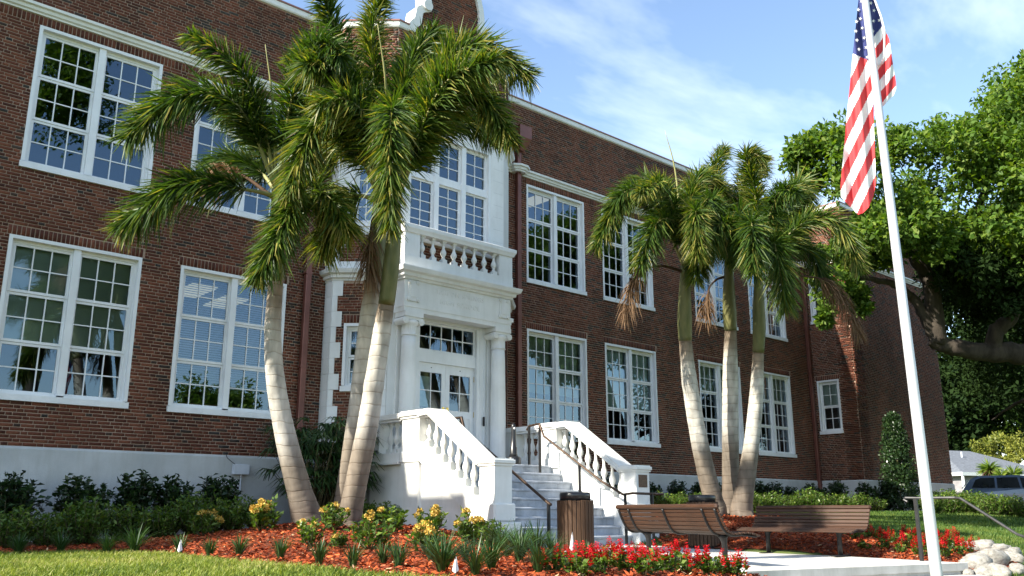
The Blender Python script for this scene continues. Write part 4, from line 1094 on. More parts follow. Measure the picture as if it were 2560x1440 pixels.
# ================================================================ entrance stairs
st = thing('entrance_stairs', 'white painted entrance stairs with balustrades up to the double doors', 'stairs', (AX, 12.6, -0.6))
XS0, XS1 = 10.24, 2 * AX - 10.24
NR, RH, TD = 9, (Z_LAND + 0.612) / 9, 0.288
YL = 13.8
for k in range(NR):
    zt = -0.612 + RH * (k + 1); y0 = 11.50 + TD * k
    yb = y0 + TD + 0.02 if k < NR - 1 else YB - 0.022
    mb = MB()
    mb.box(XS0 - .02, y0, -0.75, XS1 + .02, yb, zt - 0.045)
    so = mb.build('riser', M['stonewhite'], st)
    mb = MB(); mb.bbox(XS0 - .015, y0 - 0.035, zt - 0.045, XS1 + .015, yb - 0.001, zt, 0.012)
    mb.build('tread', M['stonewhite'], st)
def stair_side(mir):
    X = (lambda x: 2 * AX - x) if mir else (lambda x: x)
    def bx(mb, x0, y0, z0, x1, y1, z1, bev=None):
        a, b = sorted((X(x0), X(x1)))
        if bev: mb.bbox(a, y0, z0, b, y1, z1, bev)
        else: mb.box(a, y0, z0, b, y1, z1)
    def pr(mb, pts, x0, x1):
        a, b = sorted((X(x0), X(x1))); mb.prism(pts, 'x', a, b)
    zcap = lambda y: 0.88 + (y - 11.85) * 0.672
    # lower wall, set back, and sloping string above it
    mb = MB(); pr(mb, [(11.86, -0.8), (15.36, -0.8), (15.36, 0.90), (13.63, 0.90), (13.60, zcap(13.6) - 0.93), (11.86, zcap(11.86) - 0.93)], 9.93, 10.22); mb.build('side_wall', M['white'], st)
    mb = MB(); pr(mb, [(11.84, zcap(11.84) - 1.15), (11.84, zcap(11.84) - 0.80), (13.66, zcap(13.66) - 0.80), (13.66, zcap(13.66) - 1.15)], 9.865, 10.235); mb.build('string', M['white'], st)
    # newel at the foot
    mb = MB(); bx(mb, 9.85, 11.44, -0.2, 10.24, 11.83, 0.76); nw = mb.build('newel_post', M['white'], st)
    mb = MB(); bx(mb, 9.80, 11.38, -0.165, 10.29, 11.84, 0.14, 0.03); bx(mb, 9.74, 11.31, -0.80, 10.355, 11.845, -0.17, 0.02); mb.build('newel_base', M['white'], nw)
    mb = MB(); bx(mb, 9.825, 11.415, 0.755, 10.265, 11.855, 0.79); bx(mb, 9.80, 11.39, 0.79, 10.29, 11.88, 0.86, 0.012); bx(mb, 9.83, 11.42, 0.86, 10.26, 11.85, 0.882); mb.build('newel_cap', M['white'], nw)
    # pier at the top
    mb = MB(); bx(mb, 9.865, 13.64, 0.9, 10.235, 14.19, 1.74); pier = mb.build('pier', M['white'], st)
    mb = MB(); bx(mb, 9.835, 13.60, 0.90, 10.265, 14.23, 1.11, 0.015); mb.build('pier_base', M['white'], pier)
    mb = MB(); bx(mb, 9.835, 13.61, 1.73, 10.265, 14.22, 1.77); bx(mb, 9.80, 13.57, 1.77, 10.30, 14.25, 1.85, 0.012); bx(mb, 9.83, 13.60, 1.85, 10.27, 14.22, 1.872); mb.build('pier_cap', M['white'], pier)
    mb = MB(); bx(mb, 9.865, 13.64, -0.8, 10.2, 14.2, 0.9); mb.build('pier_foot', M['white'], pier)
    # sloping rail
    yk = 13.33
    mb = MB()
    for (x0, x1, za, zb_) in ((9.83, 10.27, -0.06, 0.0), (9.80, 10.30, -0.115, -0.06), (9.84, 10.26, -0.14, -0.115)):
        pr(mb, [(11.86, zcap(11.86) + za), (11.86, zcap(11.86) + zb_), (yk, zcap(yk) + zb_), (13.62, 1.86 + zb_), (13.62, 1.86 + za), (yk, zcap(yk) + za)], x0, x1)
    mb.build('sloping_rail', M['white'], st)
    for k in range(8):
        y = 12.0 + k * 0.222
        zb_ = zcap(y) - 0.765; zt = min(zcap(y), 1.86) - 0.155
        o = baluster(st, X(10.05), y, zb_, zt, base=0.16)
    # balustrade of the landing
    mb = MB(); bx(mb, 9.84, 14.23, 0.90, 10.22, YB - 0.03, 1.10); bx(mb, 9.80, 14.23, 0.88, 10.23, YB - 0.03, 0.93); mb.build('landing_kerb', M['white'], st)
    mb = MB(); bx(mb, 9.82, 14.25, 1.75, 10.24, YB - 0.025, 1.85); bx(mb, 9.86, 14.24, 1.70, 10.20, YB - 0.025, 1.75); mb.build('landing_rail', M['white'], st)
    mb = MB(); bx(mb, 9.88, 15.0, 1.09, 10.18, YB - 0.026, 1.71); mb.build('landing_panel', M['white'], st)
    for k in range(3):
        baluster(st, X(10.03), 14.39 + k * 0.215, 1.15, 1.70, base=0.06)
stair_side(False); stair_side(True)
mb = MB(); mb.box(10.2, 13.9, -0.8, 2 * AX - 10.2, YB + 0.05, Z_LAND - 0.06); mb.build('landing_body', M['white'], st)

pq = thing('plaque', 'small dark bronze plaque on the right stair newel', 'plaque', (13.66, 11.44, 0.58))
mb = MB(); mb.bbox(13.545, 11.425, 0.46, 13.80, 11.442, 0.70, 0.005); mb.build('plate', M['plaque'], pq)
mb = MB(); 
for k in range(7): mb.box(13.575, 11.4225, 0.49 + k * 0.026, 13.77, 11.4255, 0.502 + k * 0.026)
mb.build('raised_text_lines', M['bronze'], pq, kind='stuff')

# ---- handrails
def steps_z(y):
    k = min(NR, max(0, math.floor((y - 11.47) / TD) + 1)); return -0.612 + RH * k
def rail_line(y): return -0.612 + RH * (y - 11.47) / TD + RH * 0.5 + 0.86
hr = thing('stair_handrail', 'dark metal handrail on the left half of the entrance stairs', 'handrail', (10.85, 12.4, 0.2))
pth = [(10.85, 13.98, 1.76), (10.85, 13.86, 1.79), (10.85, 13.6, 1.79)] + [(10.85, y, rail_line(y) - 0.02) for y in (13.5, 12.6, 11.6, 11.22)] + [(10.85, 11.12, rail_line(11.15) - 0.03)]
MB().tube(pth, 0.026, 10).build('rail', M['bronze'], hr)
for y in (11.18, 12.63, 13.62):
    zb_ = steps_z(y) if y > 11.45 else pad_z(10.85, y)
    mb = MB(); zt = 1.78 if y > 13.6 else rail_line(y) - 0.03
    mb.box(10.828, y - 0.022, zb_, 10.872, y + 0.022, zt); mb.build('post', M['black'], hr)
hr = thing('stair_handrail', 'dark metal handrail curving out at the foot along the right stair balustrade', 'handrail', (12.98, 12.4, 0.2))
pth = [(12.98, 14.02, 1.70), (12.98, 13.95, 1.78), (12.98, 13.62, 1.80)] + [(12.98, y, rail_line(y) - 0.02) for y in (13.5, 12.9, 12.3, 11.9)] + [(12.98, 11.6, rail_line(11.6) + 0.02), (12.98, 11.35, rail_line(11.45) - 0.01), (13.0, 11.12, 0.335), (13.1, 10.95, 0.325), (13.3, 10.85, 0.32), (13.55, 10.85, 0.32)]
MB().tube(pth, 0.024, 10).build('rail', M['bronze'], hr)
for (x, y) in ((12.98, 11.30), (13.25, 10.87), (12.98, 12.48), (12.98, 13.62), (12.98, 13.95)):
    zb_ = steps_z(y) if y > 11.45 else pad_z(x, y)
    zt = 1.78 if y > 13.6 else (rail_line(y) - 0.03 if y > 11.4 else 0.33)
    MB().box(x - 0.02, y - 0.02, zb_, x + 0.02, y + 0.02, zt).build('post', M['black'], hr)
hr = thing('street_handrail', 'grey metal handrail sloping down behind the flagpole at the right', 'handrail', (13.05, 5.4, -0.2))
zr = 0.19
pth = [(13.05, 5.98, zr - 0.05), (13.05, 6.03, zr - 0.02), (13.05, 6.0, zr + 0.005), (13.05, 5.85, zr), (13.05, 5.30, zr), (13.02, 5.22, zr - 0.01), (12.72, 4.45, zr - 0.47), (12.68, 4.36, zr - 0.50), (12.45, 3.7, zr - 0.50)]
MB().tube(pth, 0.018, 10).build('rail', M['steel'], hr)
for (x, y, zb_, zt) in ((13.05, 5.86, pad_z(13, 5.8), zr), (12.5, 3.8, -1.40, zr - 0.5)):
    MB().box(x - 0.022, y - 0.022, zb_, x + 0.022, y + 0.022, zt).build('post', M['black'], hr)

# ---- smokers' post on the landing
ap = thing('ash_post', 'black plastic cigarette post standing on the stair landing beside the right rail', 'ash post', (12.62, 14.05, Z_LAND))
mb = MB(); mb.sm = True
mb.lathe([(0.15, 0), (0.16, 0.02), (0.155, 0.15), (0.13, 0.17)], (12.62, 14.05, Z_LAND), 20); mb.build('base', M['rubber'], ap)
mb = MB(); mb.sm = True
mb.lathe([(0.10, 0.165), (0.075, 0.24), (0.075, 0.36), (0.062, 0.38), (0.05, 0.62), (0.05, 0.80), (0.04, 0.85), (0.01, 0.87)], (12.62, 14.05, Z_LAND), 20); mb.build('neck', M['rubber'], ap)
mb = MB(); mb.sm = True; mb.lathe([(0.004, -0.004), (0.024, 0), (0.024, 0.004)], (0, 0, 0), 12)
link('ash_opening', mb.mesh('ash_opening', M['plastic']), ap, (12.60, 13.998, Z_LAND + 0.76), (math.pi / 2, 0, -0.3))
# ================================================================ plants
ordn = ['first', 'second', 'third', 'fourth', 'fifth', 'sixth', 'seventh', 'eighth', 'ninth', 'tenth', 'eleventh', 'twelfth', 'thirteenth', 'fourteenth', 'fifteenth', 'sixteenth', 'seventeenth', 'eighteenth', 'nineteenth', 'twentieth', 'twenty-first', 'twenty-second', 'twenty-third', 'twenty-fourth']
def unit(a): return a / (np.linalg.norm(a, axis=-1, keepdims=True) + 1e-9)
def leaf_arrays(C, D, N, L, Wd, tone, fold=0.25):
    """diamond leaves: C base (n,3), D direction, N rough normal, L length, Wd width"""
    D = unit(D); S = unit(np.cross(D, N)); N2 = np.cross(S, D)
    L = np.asarray(L)[:, None]; Wd = np.asarray(Wd)[:, None]
    mid = C + D * L * 0.45
    V = np.stack([C, mid + S * Wd / 2 + N2 * Wd * fold, C + D * L - N2 * L * 0.06, mid - S * Wd / 2 + N2 * Wd * fold], 1).reshape(-1, 3)
    n = len(C); F = np.arange(4 * n).reshape(n, 4)
    return V, F, tone
def strip_arrays(P, S, W, tone):
    """ribbons: P (n,k,3) points, S (n,3) side vectors, W (k,) or (n,k) widths"""
    n, k, _ = P.shape; W = np.broadcast_to(W, (n, k))[..., None]
    A = P + S[:, None] * W / 2; B = P - S[:, None] * W / 2
    V = np.stack([A, B], 2).reshape(-1, 3)
    b = (np.arange(n) * 2 * k)[:, None] + np.arange(k - 1)[None] * 2
    F = np.stack([b, b + 1, b + 3, b + 2], -1).reshape(-1, 4)
    return V, F, np.repeat(tone, k - 1)
def merge(parts):
    V, F, T, o = [], [], [], 0
    for v, f, t in parts:
        V.append(v); F.append(f + o); T.append(t); o += len(v)
    return np.concatenate(V), np.concatenate(F), np.concatenate(T)
def catmull(P, n):
    P = [np.asarray(p, float) for p in P]; P = [2 * P[0] - P[1]] + P + [2 * P[-1] - P[-2]]
    out = []; m = len(P) - 3
    for q in np.linspace(0, m - 1e-6, n):
        i = int(q); t = q - i; a, b, c, d = P[i:i + 4]
        out.append(0.5 * (2 * b + (c - a) * t + (2 * a - 5 * b + 4 * c - d) * t * t + (3 * b - a - 3 * c + d) * t ** 3))
    return np.array(out)
def rnd(n, a, b): return rng.uniform(a, b, n)
def rdir(n):
    v = rng.normal(size=(n, 3)); return unit(v)

# ---- foxtail palms
def frond(parent, way, L0=0.50, n=620, dead=False, start=0.20, name='frond', tone0=0.0):
    P = catmull(way, 30); seg = np.linalg.norm(np.diff(P, axis=0), axis=1); tot = seg.sum()
    cum = np.concatenate([[0], np.cumsum(seg)]) / tot
    n = int(n * tot / 2.4)
    t = np.sort(rng.uniform(start, 1.0, n))
    C = np.stack([np.interp(t, cum, P[:, i]) for i in range(3)], 1)
    T = unit(np.stack([np.interp(t, cum, np.gradient(P[:, i])) for i in range(3)], 1))
    A = unit(np.cross(T, np.array([0, 0, 1.0]) + 1e-3 * rng.normal(size=(n, 3)))); B = np.cross(A, T)
    ang = rng.uniform(0, 2 * np.pi, n)
    rad = A * np.cos(ang)[:, None] + B * np.sin(ang)[:, None]
    prof = np.interp(t, [0, 0.25, 0.5, 0.8, 1.0], [0.6, 0.95, 1.0, 0.9, 0.5]) * rnd(n, 0.7, 1.25) * L0
    fwd = rnd(n, 0.45, 1.25)[:, None]
    D = unit(rad + T * fwd)
    g = np.array([0, 0, -1.0]); dr = (rnd(n, 0.9, 1.6) if dead else rnd(n, 0.10, 0.62))[:, None]
    Lc = prof[:, None]
    P0 = C; P1 = C + D * Lc * 0.5 + g * Lc * dr * 0.18; P2 = C + D * Lc * 0.95 + g * Lc * dr * 0.75
    S = unit(np.cross(D, rng.normal(size=(n, 3))))
    W = np.stack([rnd(n, .010, .015), rnd(n, .018, .028), rnd(n, .001, .004)], 1) * (0.7 if dead else 1.0)
    up = np.clip(0.5 + 0.4 * rng.normal(size=n) * 0.5 + 0.18 * (t - 0.5) + tone0, 0, 1)
    up = np.where(rng.random(n) < 0.05, 1.0, up)
    V, F, TT = strip_arrays(np.stack([P0, P1, P2], 1), S, W, up)
    TT = np.clip(TT + np.tile([-0.10, 0.14], n), 0, 1)  # sunlit tips and dark frond interior put into the leaflet tone
    off = np.array(wloc(parent))
    o = link(name, fast_mesh(name, V - off, F, M['deadleaf'] if dead else M['palmleaf'], TT), parent)
    k = len(P)
    mb = MB(); mb.sm = True
    mb.tube([tuple(p) for p in P[::2]], list(np.interp(np.linspace(0, 1, len(P[::2])), [0, 0.2, 1], [0.042, 0.028, 0.006])), 6)
    mb.build('rachis', M['deadleaf'] if dead else M['petiole'], o)
    return o
def W3(pts, d):            # pixel way points with depth offsets -> world
    return [px(p[0], p[1], d + (p[2] if len(p) > 2 else 0.0)) for p in pts]
def palm(label, d0, trunk, widths, shaft, fronds, deads=(), spear=None, group=None, d1=None, L0=0.50, n=1000):
    d1 = d0 if d1 is None else d1
    m = len(trunk)
    pts = [px(u, v, d0 + (d1 - d0) * i / (m - 1)) for i, (u, v) in enumerate(trunk)]
    base = Vector(pts[0])
    t = thing('palm_tree', label, 'palm tree', base, group)
    NT = 150
    Q = catmull(pts, NT); Wd = np.interp(np.linspace(0, 1, NT), np.linspace(0, 1, m), widths) / 2 * d0 / FPX
    ln = np.concatenate([[0], np.cumsum(np.linalg.norm(np.diff(Q, axis=0), axis=1))])
    sc, q = [], 0.06
    while q < ln[-1]: sc.append(q); q += rng.uniform(0.09, 0.19)
    dist = np.abs(ln[:, None] - np.array(sc)[None]).min(1)
    Wd = Wd * (1 - 0.016 * np.exp(-(dist / 0.018) ** 2)) * (1 + 0.012 * np.interp(np.arange(NT), np.arange(0, NT + 6, 6), rng.normal(size=len(np.arange(0, NT + 6, 6)))))
    Wd = Wd * (1 + 0.14 * np.exp(-(ln / 0.14) ** 2))
    Q[0] = Q[0] - np.array([0, 0, 0.25])
    mb = MB(); mb.sm = True; mb.tube([tuple(q) for q in Q], list(Wd), 20)
    rows = []
    for i in range(NT - 1):
        rows += [i / (NT - 2.0)] * 20
    mb.t = rows + [0.0, 1.0]
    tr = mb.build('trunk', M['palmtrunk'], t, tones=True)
    if shaft:
        sp = [px(u, v, d1) for u, v, _ in shaft]; sw = [w / 2 * d1 / FPX for *_, w in shaft]
        sp = [Q[-1] - (Q[-1] - Q[-2]) * 0.3] + sp
        sw = [Wd[-1] * 1.06] + sw
        S_ = catmull(sp, 16); mb = MB(); mb.sm = True
        mb.tube([tuple(q) for q in S_], list(np.interp(np.linspace(0, 1, 16), np.linspace(0, 1, len(sw)), sw)), 16)
        mb.build('crownshaft', M['shaft'], t)
    for f in fronds: frond(t, W3(f, d1), L0 * random.uniform(.88, 1.15), n * random.uniform(.7, 1.15), tone0=random.uniform(-0.22, 0.20))
    for f in deads: frond(t, W3(f, d1), 0.36, 270, dead=True, start=0.45, name='dead_frond')
    if spear:
        mb = MB(); mb.sm = True; S_ = catmull(W3(spear, d1), 12); mb.tube([tuple(q) for q in S_], list(np.linspace(0.035, 0.004, 12)), 6)
        mb.build('spear_leaf', M['petiole'], t)
    return t
GP = 'palms in the mulch bed left of the stairs'
palm('leftmost foxtail palm with a thick pale trunk leaning left, in front of the brick wall', 13.2,
     [(772, 1312), (748, 1225), (716, 1100), (690, 960), (682, 830), (690, 700)], [80, 63, 53, 47, 42, 36],
     [(692, 640, 36), (692, 560, 28), (690, 470, 22)],
     [[(690, 470), (655, 300, -.1), (590, 165, -.3), (470, 85, -.5)], [(690, 470), (600, 270, -.3), (470, 235, -.7), (315, 345, -1.0)],
      [(690, 490), (600, 472, -.4), (450, 462, -.8), (298, 570, -1.0)], [(695, 470), (730, 250, -.4), (790, 110, -.8), (855, 140, -1.2)],
      [(695, 470), (760, 300, .3), (830, 260, .7), (890, 340, 1.0)], [(692, 490), (735, 500, -.8), (700, 580, -1.3), (640, 700, -1.5)],
      [(695, 490), (760, 470, -.3), (820, 490, -.6), (872, 580, -.8)], [(690, 470), (660, 350, .6), (610, 260, 1.2), (560, 290, 1.7)],
       [(692, 480), (640, 420, .5), (560, 400, 1.0), (500, 450, 1.4)]],
     deads=[[(690, 500), (610, 440, .3), (545, 415, .6), (525, 480, .7)]], spear=[(690, 470), (682, 260), (663, 110)], group=GP)
palm('middle foxtail palm behind its crossing twin, dark crownshaft beside the canted bay', 13.45,
     [(848, 1296), (868, 1185), (892, 1030), (908, 900), (922, 790), (936, 690)], [42, 43, 45, 45, 45, 42],
     [(942, 620, 46), (948, 540, 38), (946, 480, 24)],
     [[(946, 490), (900, 280, -.1), (850, 100, -.3), (790, -40, -.6)], [(946, 490), (940, 250, .2), (930, 80, .3), (965, -60, .4)],
      [(946, 490), (870, 330, -.7), (790, 310, -1.2), (718, 490, -1.6)], [(946, 490), (900, 380, .5), (850, 350, 1), (800, 420, 1.5)],
      [(946, 500), (880, 490, -.3), (835, 540, -.5), (805, 630, -.6)], [(946, 490), (1000, 250, .3), (1050, 120, .8), (1120, 90, 1.2)],
      [(946, 490), (905, 300, -.5), (850, 180, -1.0), (760, 160, -1.5)], [(946, 490), (880, 230, .6), (800, 120, 1.0), (730, 150, 1.4)]],
     deads=[[(945, 500), (930, 560, -.4), (922, 640, -.5), (925, 700, -.5)]], spear=[(955, 470), (966, 240, -.6), (944, 60, -.8)], group=GP)
palm('right foxtail palm of the crossing pair, its trunk leaning right in front of the portico', 12.9,
     [(872, 1304), (892, 1200), (920, 1060), (938, 940), (955, 830), (966, 760)], [60, 55, 53, 49, 45, 40],
     [(976, 680, 42), (984, 600, 38), (990, 490, 24)],
     [[(990, 500), (1060, 250, -.1), (1170, 115, -.2), (1322, 190, -.3)], [(990, 500), (1080, 300, -.4), (1190, 235, -.6), (1278, 350, -.8)],
      [(990, 500), (1060, 360, .3), (1160, 300, .6), (1252, 350, .8)], [(990, 490), (986, 340, -.9), (980, 270, -1.5), (972, 400, -2.0), (976, 570, -2.1)],
      [(990, 500), (1000, 280, .2), (1030, 150, .4), (1085, 70, .6)],
      [(990, 500), (1050, 330, -.6), (1120, 200, -.9), (1235, 150, -1.2)], [(990, 500), (940, 330, -.5), (870, 250, -.9), (800, 260, -1.2)]],
     group=GP)
GQ = 'palms in the mulch bed right of the stairs'
palm('left one of three slim palms right of the stairs, with a pale upright spear leaf', 18.3,
     [(1788, 1272), (1752, 1120), (1726, 970), (1713, 850)], [50, 43, 39, 31],
     [(1712, 800, 37), (1712, 740, 31), (1712, 665, 20)],
     [[(1712, 670), (1640, 520, -.3), (1565, 478, -.7), (1490, 620, -1.0)], [(1712, 670), (1670, 510, .3), (1610, 455, .8), (1545, 520, 1.2)],
      [(1712, 670), (1720, 520, .2), (1750, 440, .5), (1810, 480, .9)], [(1712, 670), (1690, 560, -.6), (1640, 560, -1.1), (1600, 660, -1.5)],
      [(1712, 670), (1760, 550, -.3), (1800, 550, -.7), (1830, 650, -1.0)], [(1712, 670), (1690, 540, -.5), (1650, 460, -1.0), (1600, 480, -1.5)],
      [(1712, 670), (1730, 560, -.8), (1740, 530, -1.3), (1745, 640, -1.7)]],
     deads=[[(1710, 680), (1650, 665, -.3), (1590, 690, -.6), (1560, 790, -.7)]], spear=[(1710, 660), (1690, 440), (1662, 325)], group=GQ, n=950)
palm('middle one of three slim foxtail palms right of the stairs, its trunk upright', 19.0,
     [(1828, 1268), (1826, 1100), (1826, 950), (1826, 825)], [45, 41, 39, 29],
     [(1824, 780, 35), (1822, 720, 29), (1822, 660, 20)],
     [[(1822, 665), (1800, 510, .2), (1785, 430, .4), (1810, 370, .6)], [(1822, 665), (1765, 540, .2), (1700, 500, .5), (1655, 570, .8)],
      [(1822, 665), (1850, 520, .3), (1870, 440, .6), (1910, 410, 1.0)], [(1822, 665), (1790, 590, -.4), (1755, 600, -.8), (1740, 700, -1.0)],
      [(1822, 665), (1870, 560, .5), (1930, 520, 1.0), (1985, 570, 1.4)], [(1822, 665), (1800, 560, -.7), (1775, 500, -1.3), (1745, 540, -1.8)],
      [(1822, 665), (1840, 570, -.8), (1850, 540, -1.4), (1850, 650, -1.9)]],
     deads=[[(1822, 690), (1790, 700), (1770, 730), (1765, 800)]], group=GQ, n=950)
palm('right one of three slim foxtail palms right of the stairs, its trunk leaning right', 18.2,
     [(1853, 1278), (1876, 1130), (1890, 1000), (1896, 880)], [52, 39, 35, 27],
     [(1898, 820, 33), (1897, 760, 29), (1896, 690, 20)],
     [[(1896, 695), (1890, 500, .1), (1865, 385, .1), (1915, 400, .1)], [(1896, 695), (1945, 540, .3), (2000, 460, .5), (2018, 550, .7)],
      [(1896, 695), (1990, 570, -.2), (2085, 550, -.4), (2150, 670, -.6)], [(1896, 695), (1930, 610, -.8), (1945, 650, -1.2), (1965, 770, -1.3)],
      [(1896, 695), (1960, 620, .5), (2020, 620, .9), (2075, 720, 1.2)], [(1896, 695), (1850, 600, -.5), (1800, 560, -.9), (1768, 640, -1.1)],
      [(1896, 695), (1920, 560, -.7), (1950, 480, -1.3), (1990, 480, -1.8)], [(1896, 695), (1880, 600, -.9), (1880, 560, -1.4), (1885, 680, -1.9)],
      [(1896, 695), (1930, 560, .8), (1960, 520, 1.5), (2000, 600, 2.0)]],
     deads=[[(1896, 700), (1990, 690, .1), (2085, 715, .2), (2150, 840, .3)]], group=GQ, n=950)

# ---- live oak
def clump(C, r, n, L, tones=(0.0, 1.0), flat=0.85):
    d = rdir(n); d[:, 2] *= flat
    rr = r * rng.random(n) ** 0.33
    p = C + d * rr[:, None]
    D = unit(d * 0.6 + rng.normal(size=(n, 3)) * 0.7 + np.array([0, 0, 0.15]))
    N = unit(d * 0.5 + np.array([-0.2, 0, 0.8]) + rng.normal(size=(n, 3)) * 0.55)
    tn = np.clip(rng.beta(2, 2, n) * (tones[1] - tones[0]) + tones[0], 0, 1)
    Lr = L * rnd(n, 0.7, 1.25)
    return leaf_arrays(p, D, N, Lr, Lr * 0.55, tn)
def crown(parent, clumps, L, per, mat, name='crown', tones=(0, 1)):
    """clumps: (center xyz, radius); every clump is broken into smaller tufts so that the outline stays ragged"""
    parts = []
    for C, r in clumps:
        k = 7
        for q in range(k):
            c2 = C + rdir(1)[0] * r * rng.uniform(0.35, 0.95) * np.array([1, 1, .8])
            parts.append(clump(c2, r * rng.uniform(0.28, 0.55), per // k, L, tones))
    V, F, T = merge(parts)
    return link(name, fast_mesh(name, V - np.array(wloc(parent)), F, mat, T), parent)
def poly_fill(poly, n, dlo, dhi, rlo, rhi, d0):
    poly = np.array(poly, float); lo, hi = poly.min(0), poly.max(0); out = []
    while len(out) < n:
        u, v = rng.uniform(lo[0], hi[0]), rng.uniform(lo[1], hi[1])
        if in_poly(np.array([u]), np.array([v]), [tuple(p) for p in poly])[0]:
            out.append((px(u, v, d0 + rng.uniform(dlo, dhi)), rng.uniform(rlo, rhi)))
    return out
OD = 25.0
ob = px(2720, 1292, OD)
oak = thing('oak_tree', 'huge live oak at the right with sunlit leaves and a thick horizontal limb', 'tree', ob)
limbs = [([(2720, 1292), (2715, 1120), (2700, 980), (2660, 900)], [0.75, 0.62, 0.55, 0.45]),
         ([(2680, 940), (2560, 885), (2450, 880), (2360, 862), (2330, 850)], [0.40, 0.31, 0.26, 0.22, 0.19]),
         ([(2345, 858), (2335, 770), (2322, 700), (2285, 640), (2240, 580, .5), (2180, 520, 1)], [0.24, 0.24, 0.22, 0.18, 0.12, 0.05]),
         ([(2340, 850), (2310, 790), (2270, 735), (2200, 700, -.5), (2110, 690, -1)], [0.17, 0.15, 0.12, 0.08, 0.03]),
         ([(2480, 880), (2490, 830), (2530, 790), (2560, 740)], [0.24, 0.22, 0.18, 0.14]),
         ([(2360, 700, .3), (2420, 590, .8), (2460, 480, 1), (2500, 350, 1)], [0.16, 0.13, 0.10, 0.04]),
         ([(2690, 960), (2660, 700), (2600, 500), (2540, 300)], [0.42, 0.32, 0.22, 0.06]),
         ([(2690, 980), (2800, 800), (2900, 600), (2960, 450)], [0.40, 0.3, 0.2, 0.06]),
         ([(2700, 1000, 1), (2600, 990, 2), (2540, 1010, 3), (2480, 1050, 4)], [0.12, 0.08, 0.05, 0.02]),
         ([(2240, 580, .5), (2130, 500, .8), (2060, 480, 1), (2010, 470, 1)], [0.09, 0.07, 0.04, 0.02])]
for P, rr in limbs:
    Q = catmull(W3(P, OD), 5 * len(P)); Q = Q + rng.normal(size=Q.shape) * 0.02
    mb = MB(); mb.sm = True; mb.tube([tuple(q) for q in Q], list(np.interp(np.linspace(0, 1, len(Q)), np.linspace(0, 1, len(rr)), rr)), 10)
    mb.build('trunk' if rr[0] > 0.7 else 'limb', M['bark'], oak)
lit = [(1985, 360), (2040, 345), (2110, 365), (2200, 355), (2320, 355), (2440, 330), (2500, 300), (2480, 265), (2540, 215), (2620, 170), (2900, 150), (2980, 420), (2900, 700), (2560, 660), (2420, 640), (2330, 610), (2240, 590), (2130, 560), (2060, 500), (1990, 430)]
cl = poly_fill(lit, 125, -2.5, 3.0, 0.75, 1.25, OD)
cl += [(px(u, v, OD + d), r) for u, v, d, r in ((2000, 400, 0, .6), (2035, 370, 0, .55), (2075, 370, 0, .5), (2020, 450, 0.5, .5), (2480, 320, 0, .7), (2500, 275, 0, .6), (2530, 225, 0, .7), (2555, 190, 0, .7), (2400, 330, 0, .6), (2330, 350, 0, .5), (2240, 350, 0, .5), (2160, 360, 0, .5), (2090, 640, -1, .55), (2075, 710, -1.2, .6), (2130, 730, -1, .55), (2060, 790, -1.2, .32), (2150, 650, -.5, .6), (2170, 590, 0, .7), (2150, 770, -1, .35), (2200, 640, 0, .55))]
crown(oak, cl, 0.175, 700, M['oakleaf'])
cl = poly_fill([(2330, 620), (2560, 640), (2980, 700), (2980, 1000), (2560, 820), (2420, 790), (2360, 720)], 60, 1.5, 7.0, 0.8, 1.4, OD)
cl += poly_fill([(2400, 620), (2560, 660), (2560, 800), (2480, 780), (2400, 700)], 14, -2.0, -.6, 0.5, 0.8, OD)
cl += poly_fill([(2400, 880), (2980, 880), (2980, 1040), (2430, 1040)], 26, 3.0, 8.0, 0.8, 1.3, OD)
crown(oak, cl, 0.16, 520, M['shadeleaf'], 'crown', (0.3, 1.0))  # darker part of the oak crown, its shade put into the leaf colour
# hanging foliage of the back of the crown and trees behind it
def far_tree(label, d, poly, n, rlo, rhi, L, mat, trunk, tones=(0, 1), per=420, name='background_tree'):
    t = thing(name, label, 'tree', px(trunk[0][0], trunk[0][1], d), 'trees behind the house')
    Q = catmull(W3(trunk, d), 10); mb = MB(); mb.sm = True; mb.tube([tuple(q) for q in Q], list(np.linspace(0.35, 0.1, 10)), 8); mb.build('trunk', M['bark'], t)
    crown(t, poly_fill(poly, n, -d * .04, d * .06, rlo, rhi, d), L, per, mat, 'crown', tones)
    return t
far_tree('dark dense tree beyond the house, just right of the brick wing', 84, [(2340, 1130), (2340, 890), (2480, 850), (2520, 1000), (2480, 1120)], 44, 1.9, 3.1, 0.55, M['shadeleaf'], [(2440, 1270), (2440, 1100), (2430, 980)])
far_tree('dark spreading tree at the right edge behind the parked car', 80, [(2480, 1110), (2500, 860), (2760, 820), (2800, 1100), (2600, 1130)], 34, 2.0, 3.2, 0.55, M['shadeleaf'], [(2600, 1270), (2600, 1100), (2590, 960)])
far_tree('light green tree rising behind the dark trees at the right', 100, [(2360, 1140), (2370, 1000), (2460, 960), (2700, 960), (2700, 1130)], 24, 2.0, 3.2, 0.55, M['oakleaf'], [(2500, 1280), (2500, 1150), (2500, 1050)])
far_tree('dark leafy tree behind the oak limb, above the house', 44, [(2345, 900), (2350, 640), (2450, 560), (2760, 560), (2760, 960), (2420, 960)], 46, 1.2, 2.0, 0.32, M['shadeleaf'], [(2620, 1270), (2610, 1000), (2600, 800)])
far_tree('yellow-green rounded small tree behind the grey house roof', 68, [(2425, 1195), (2425, 1135), (2450, 1100), (2490, 1100), (2515, 1150), (2500, 1200)], 16, 0.7, 1.2, 0.26, M['yellowleaf'], [(2470, 1270), (2470, 1200), (2468, 1150)], per=420)
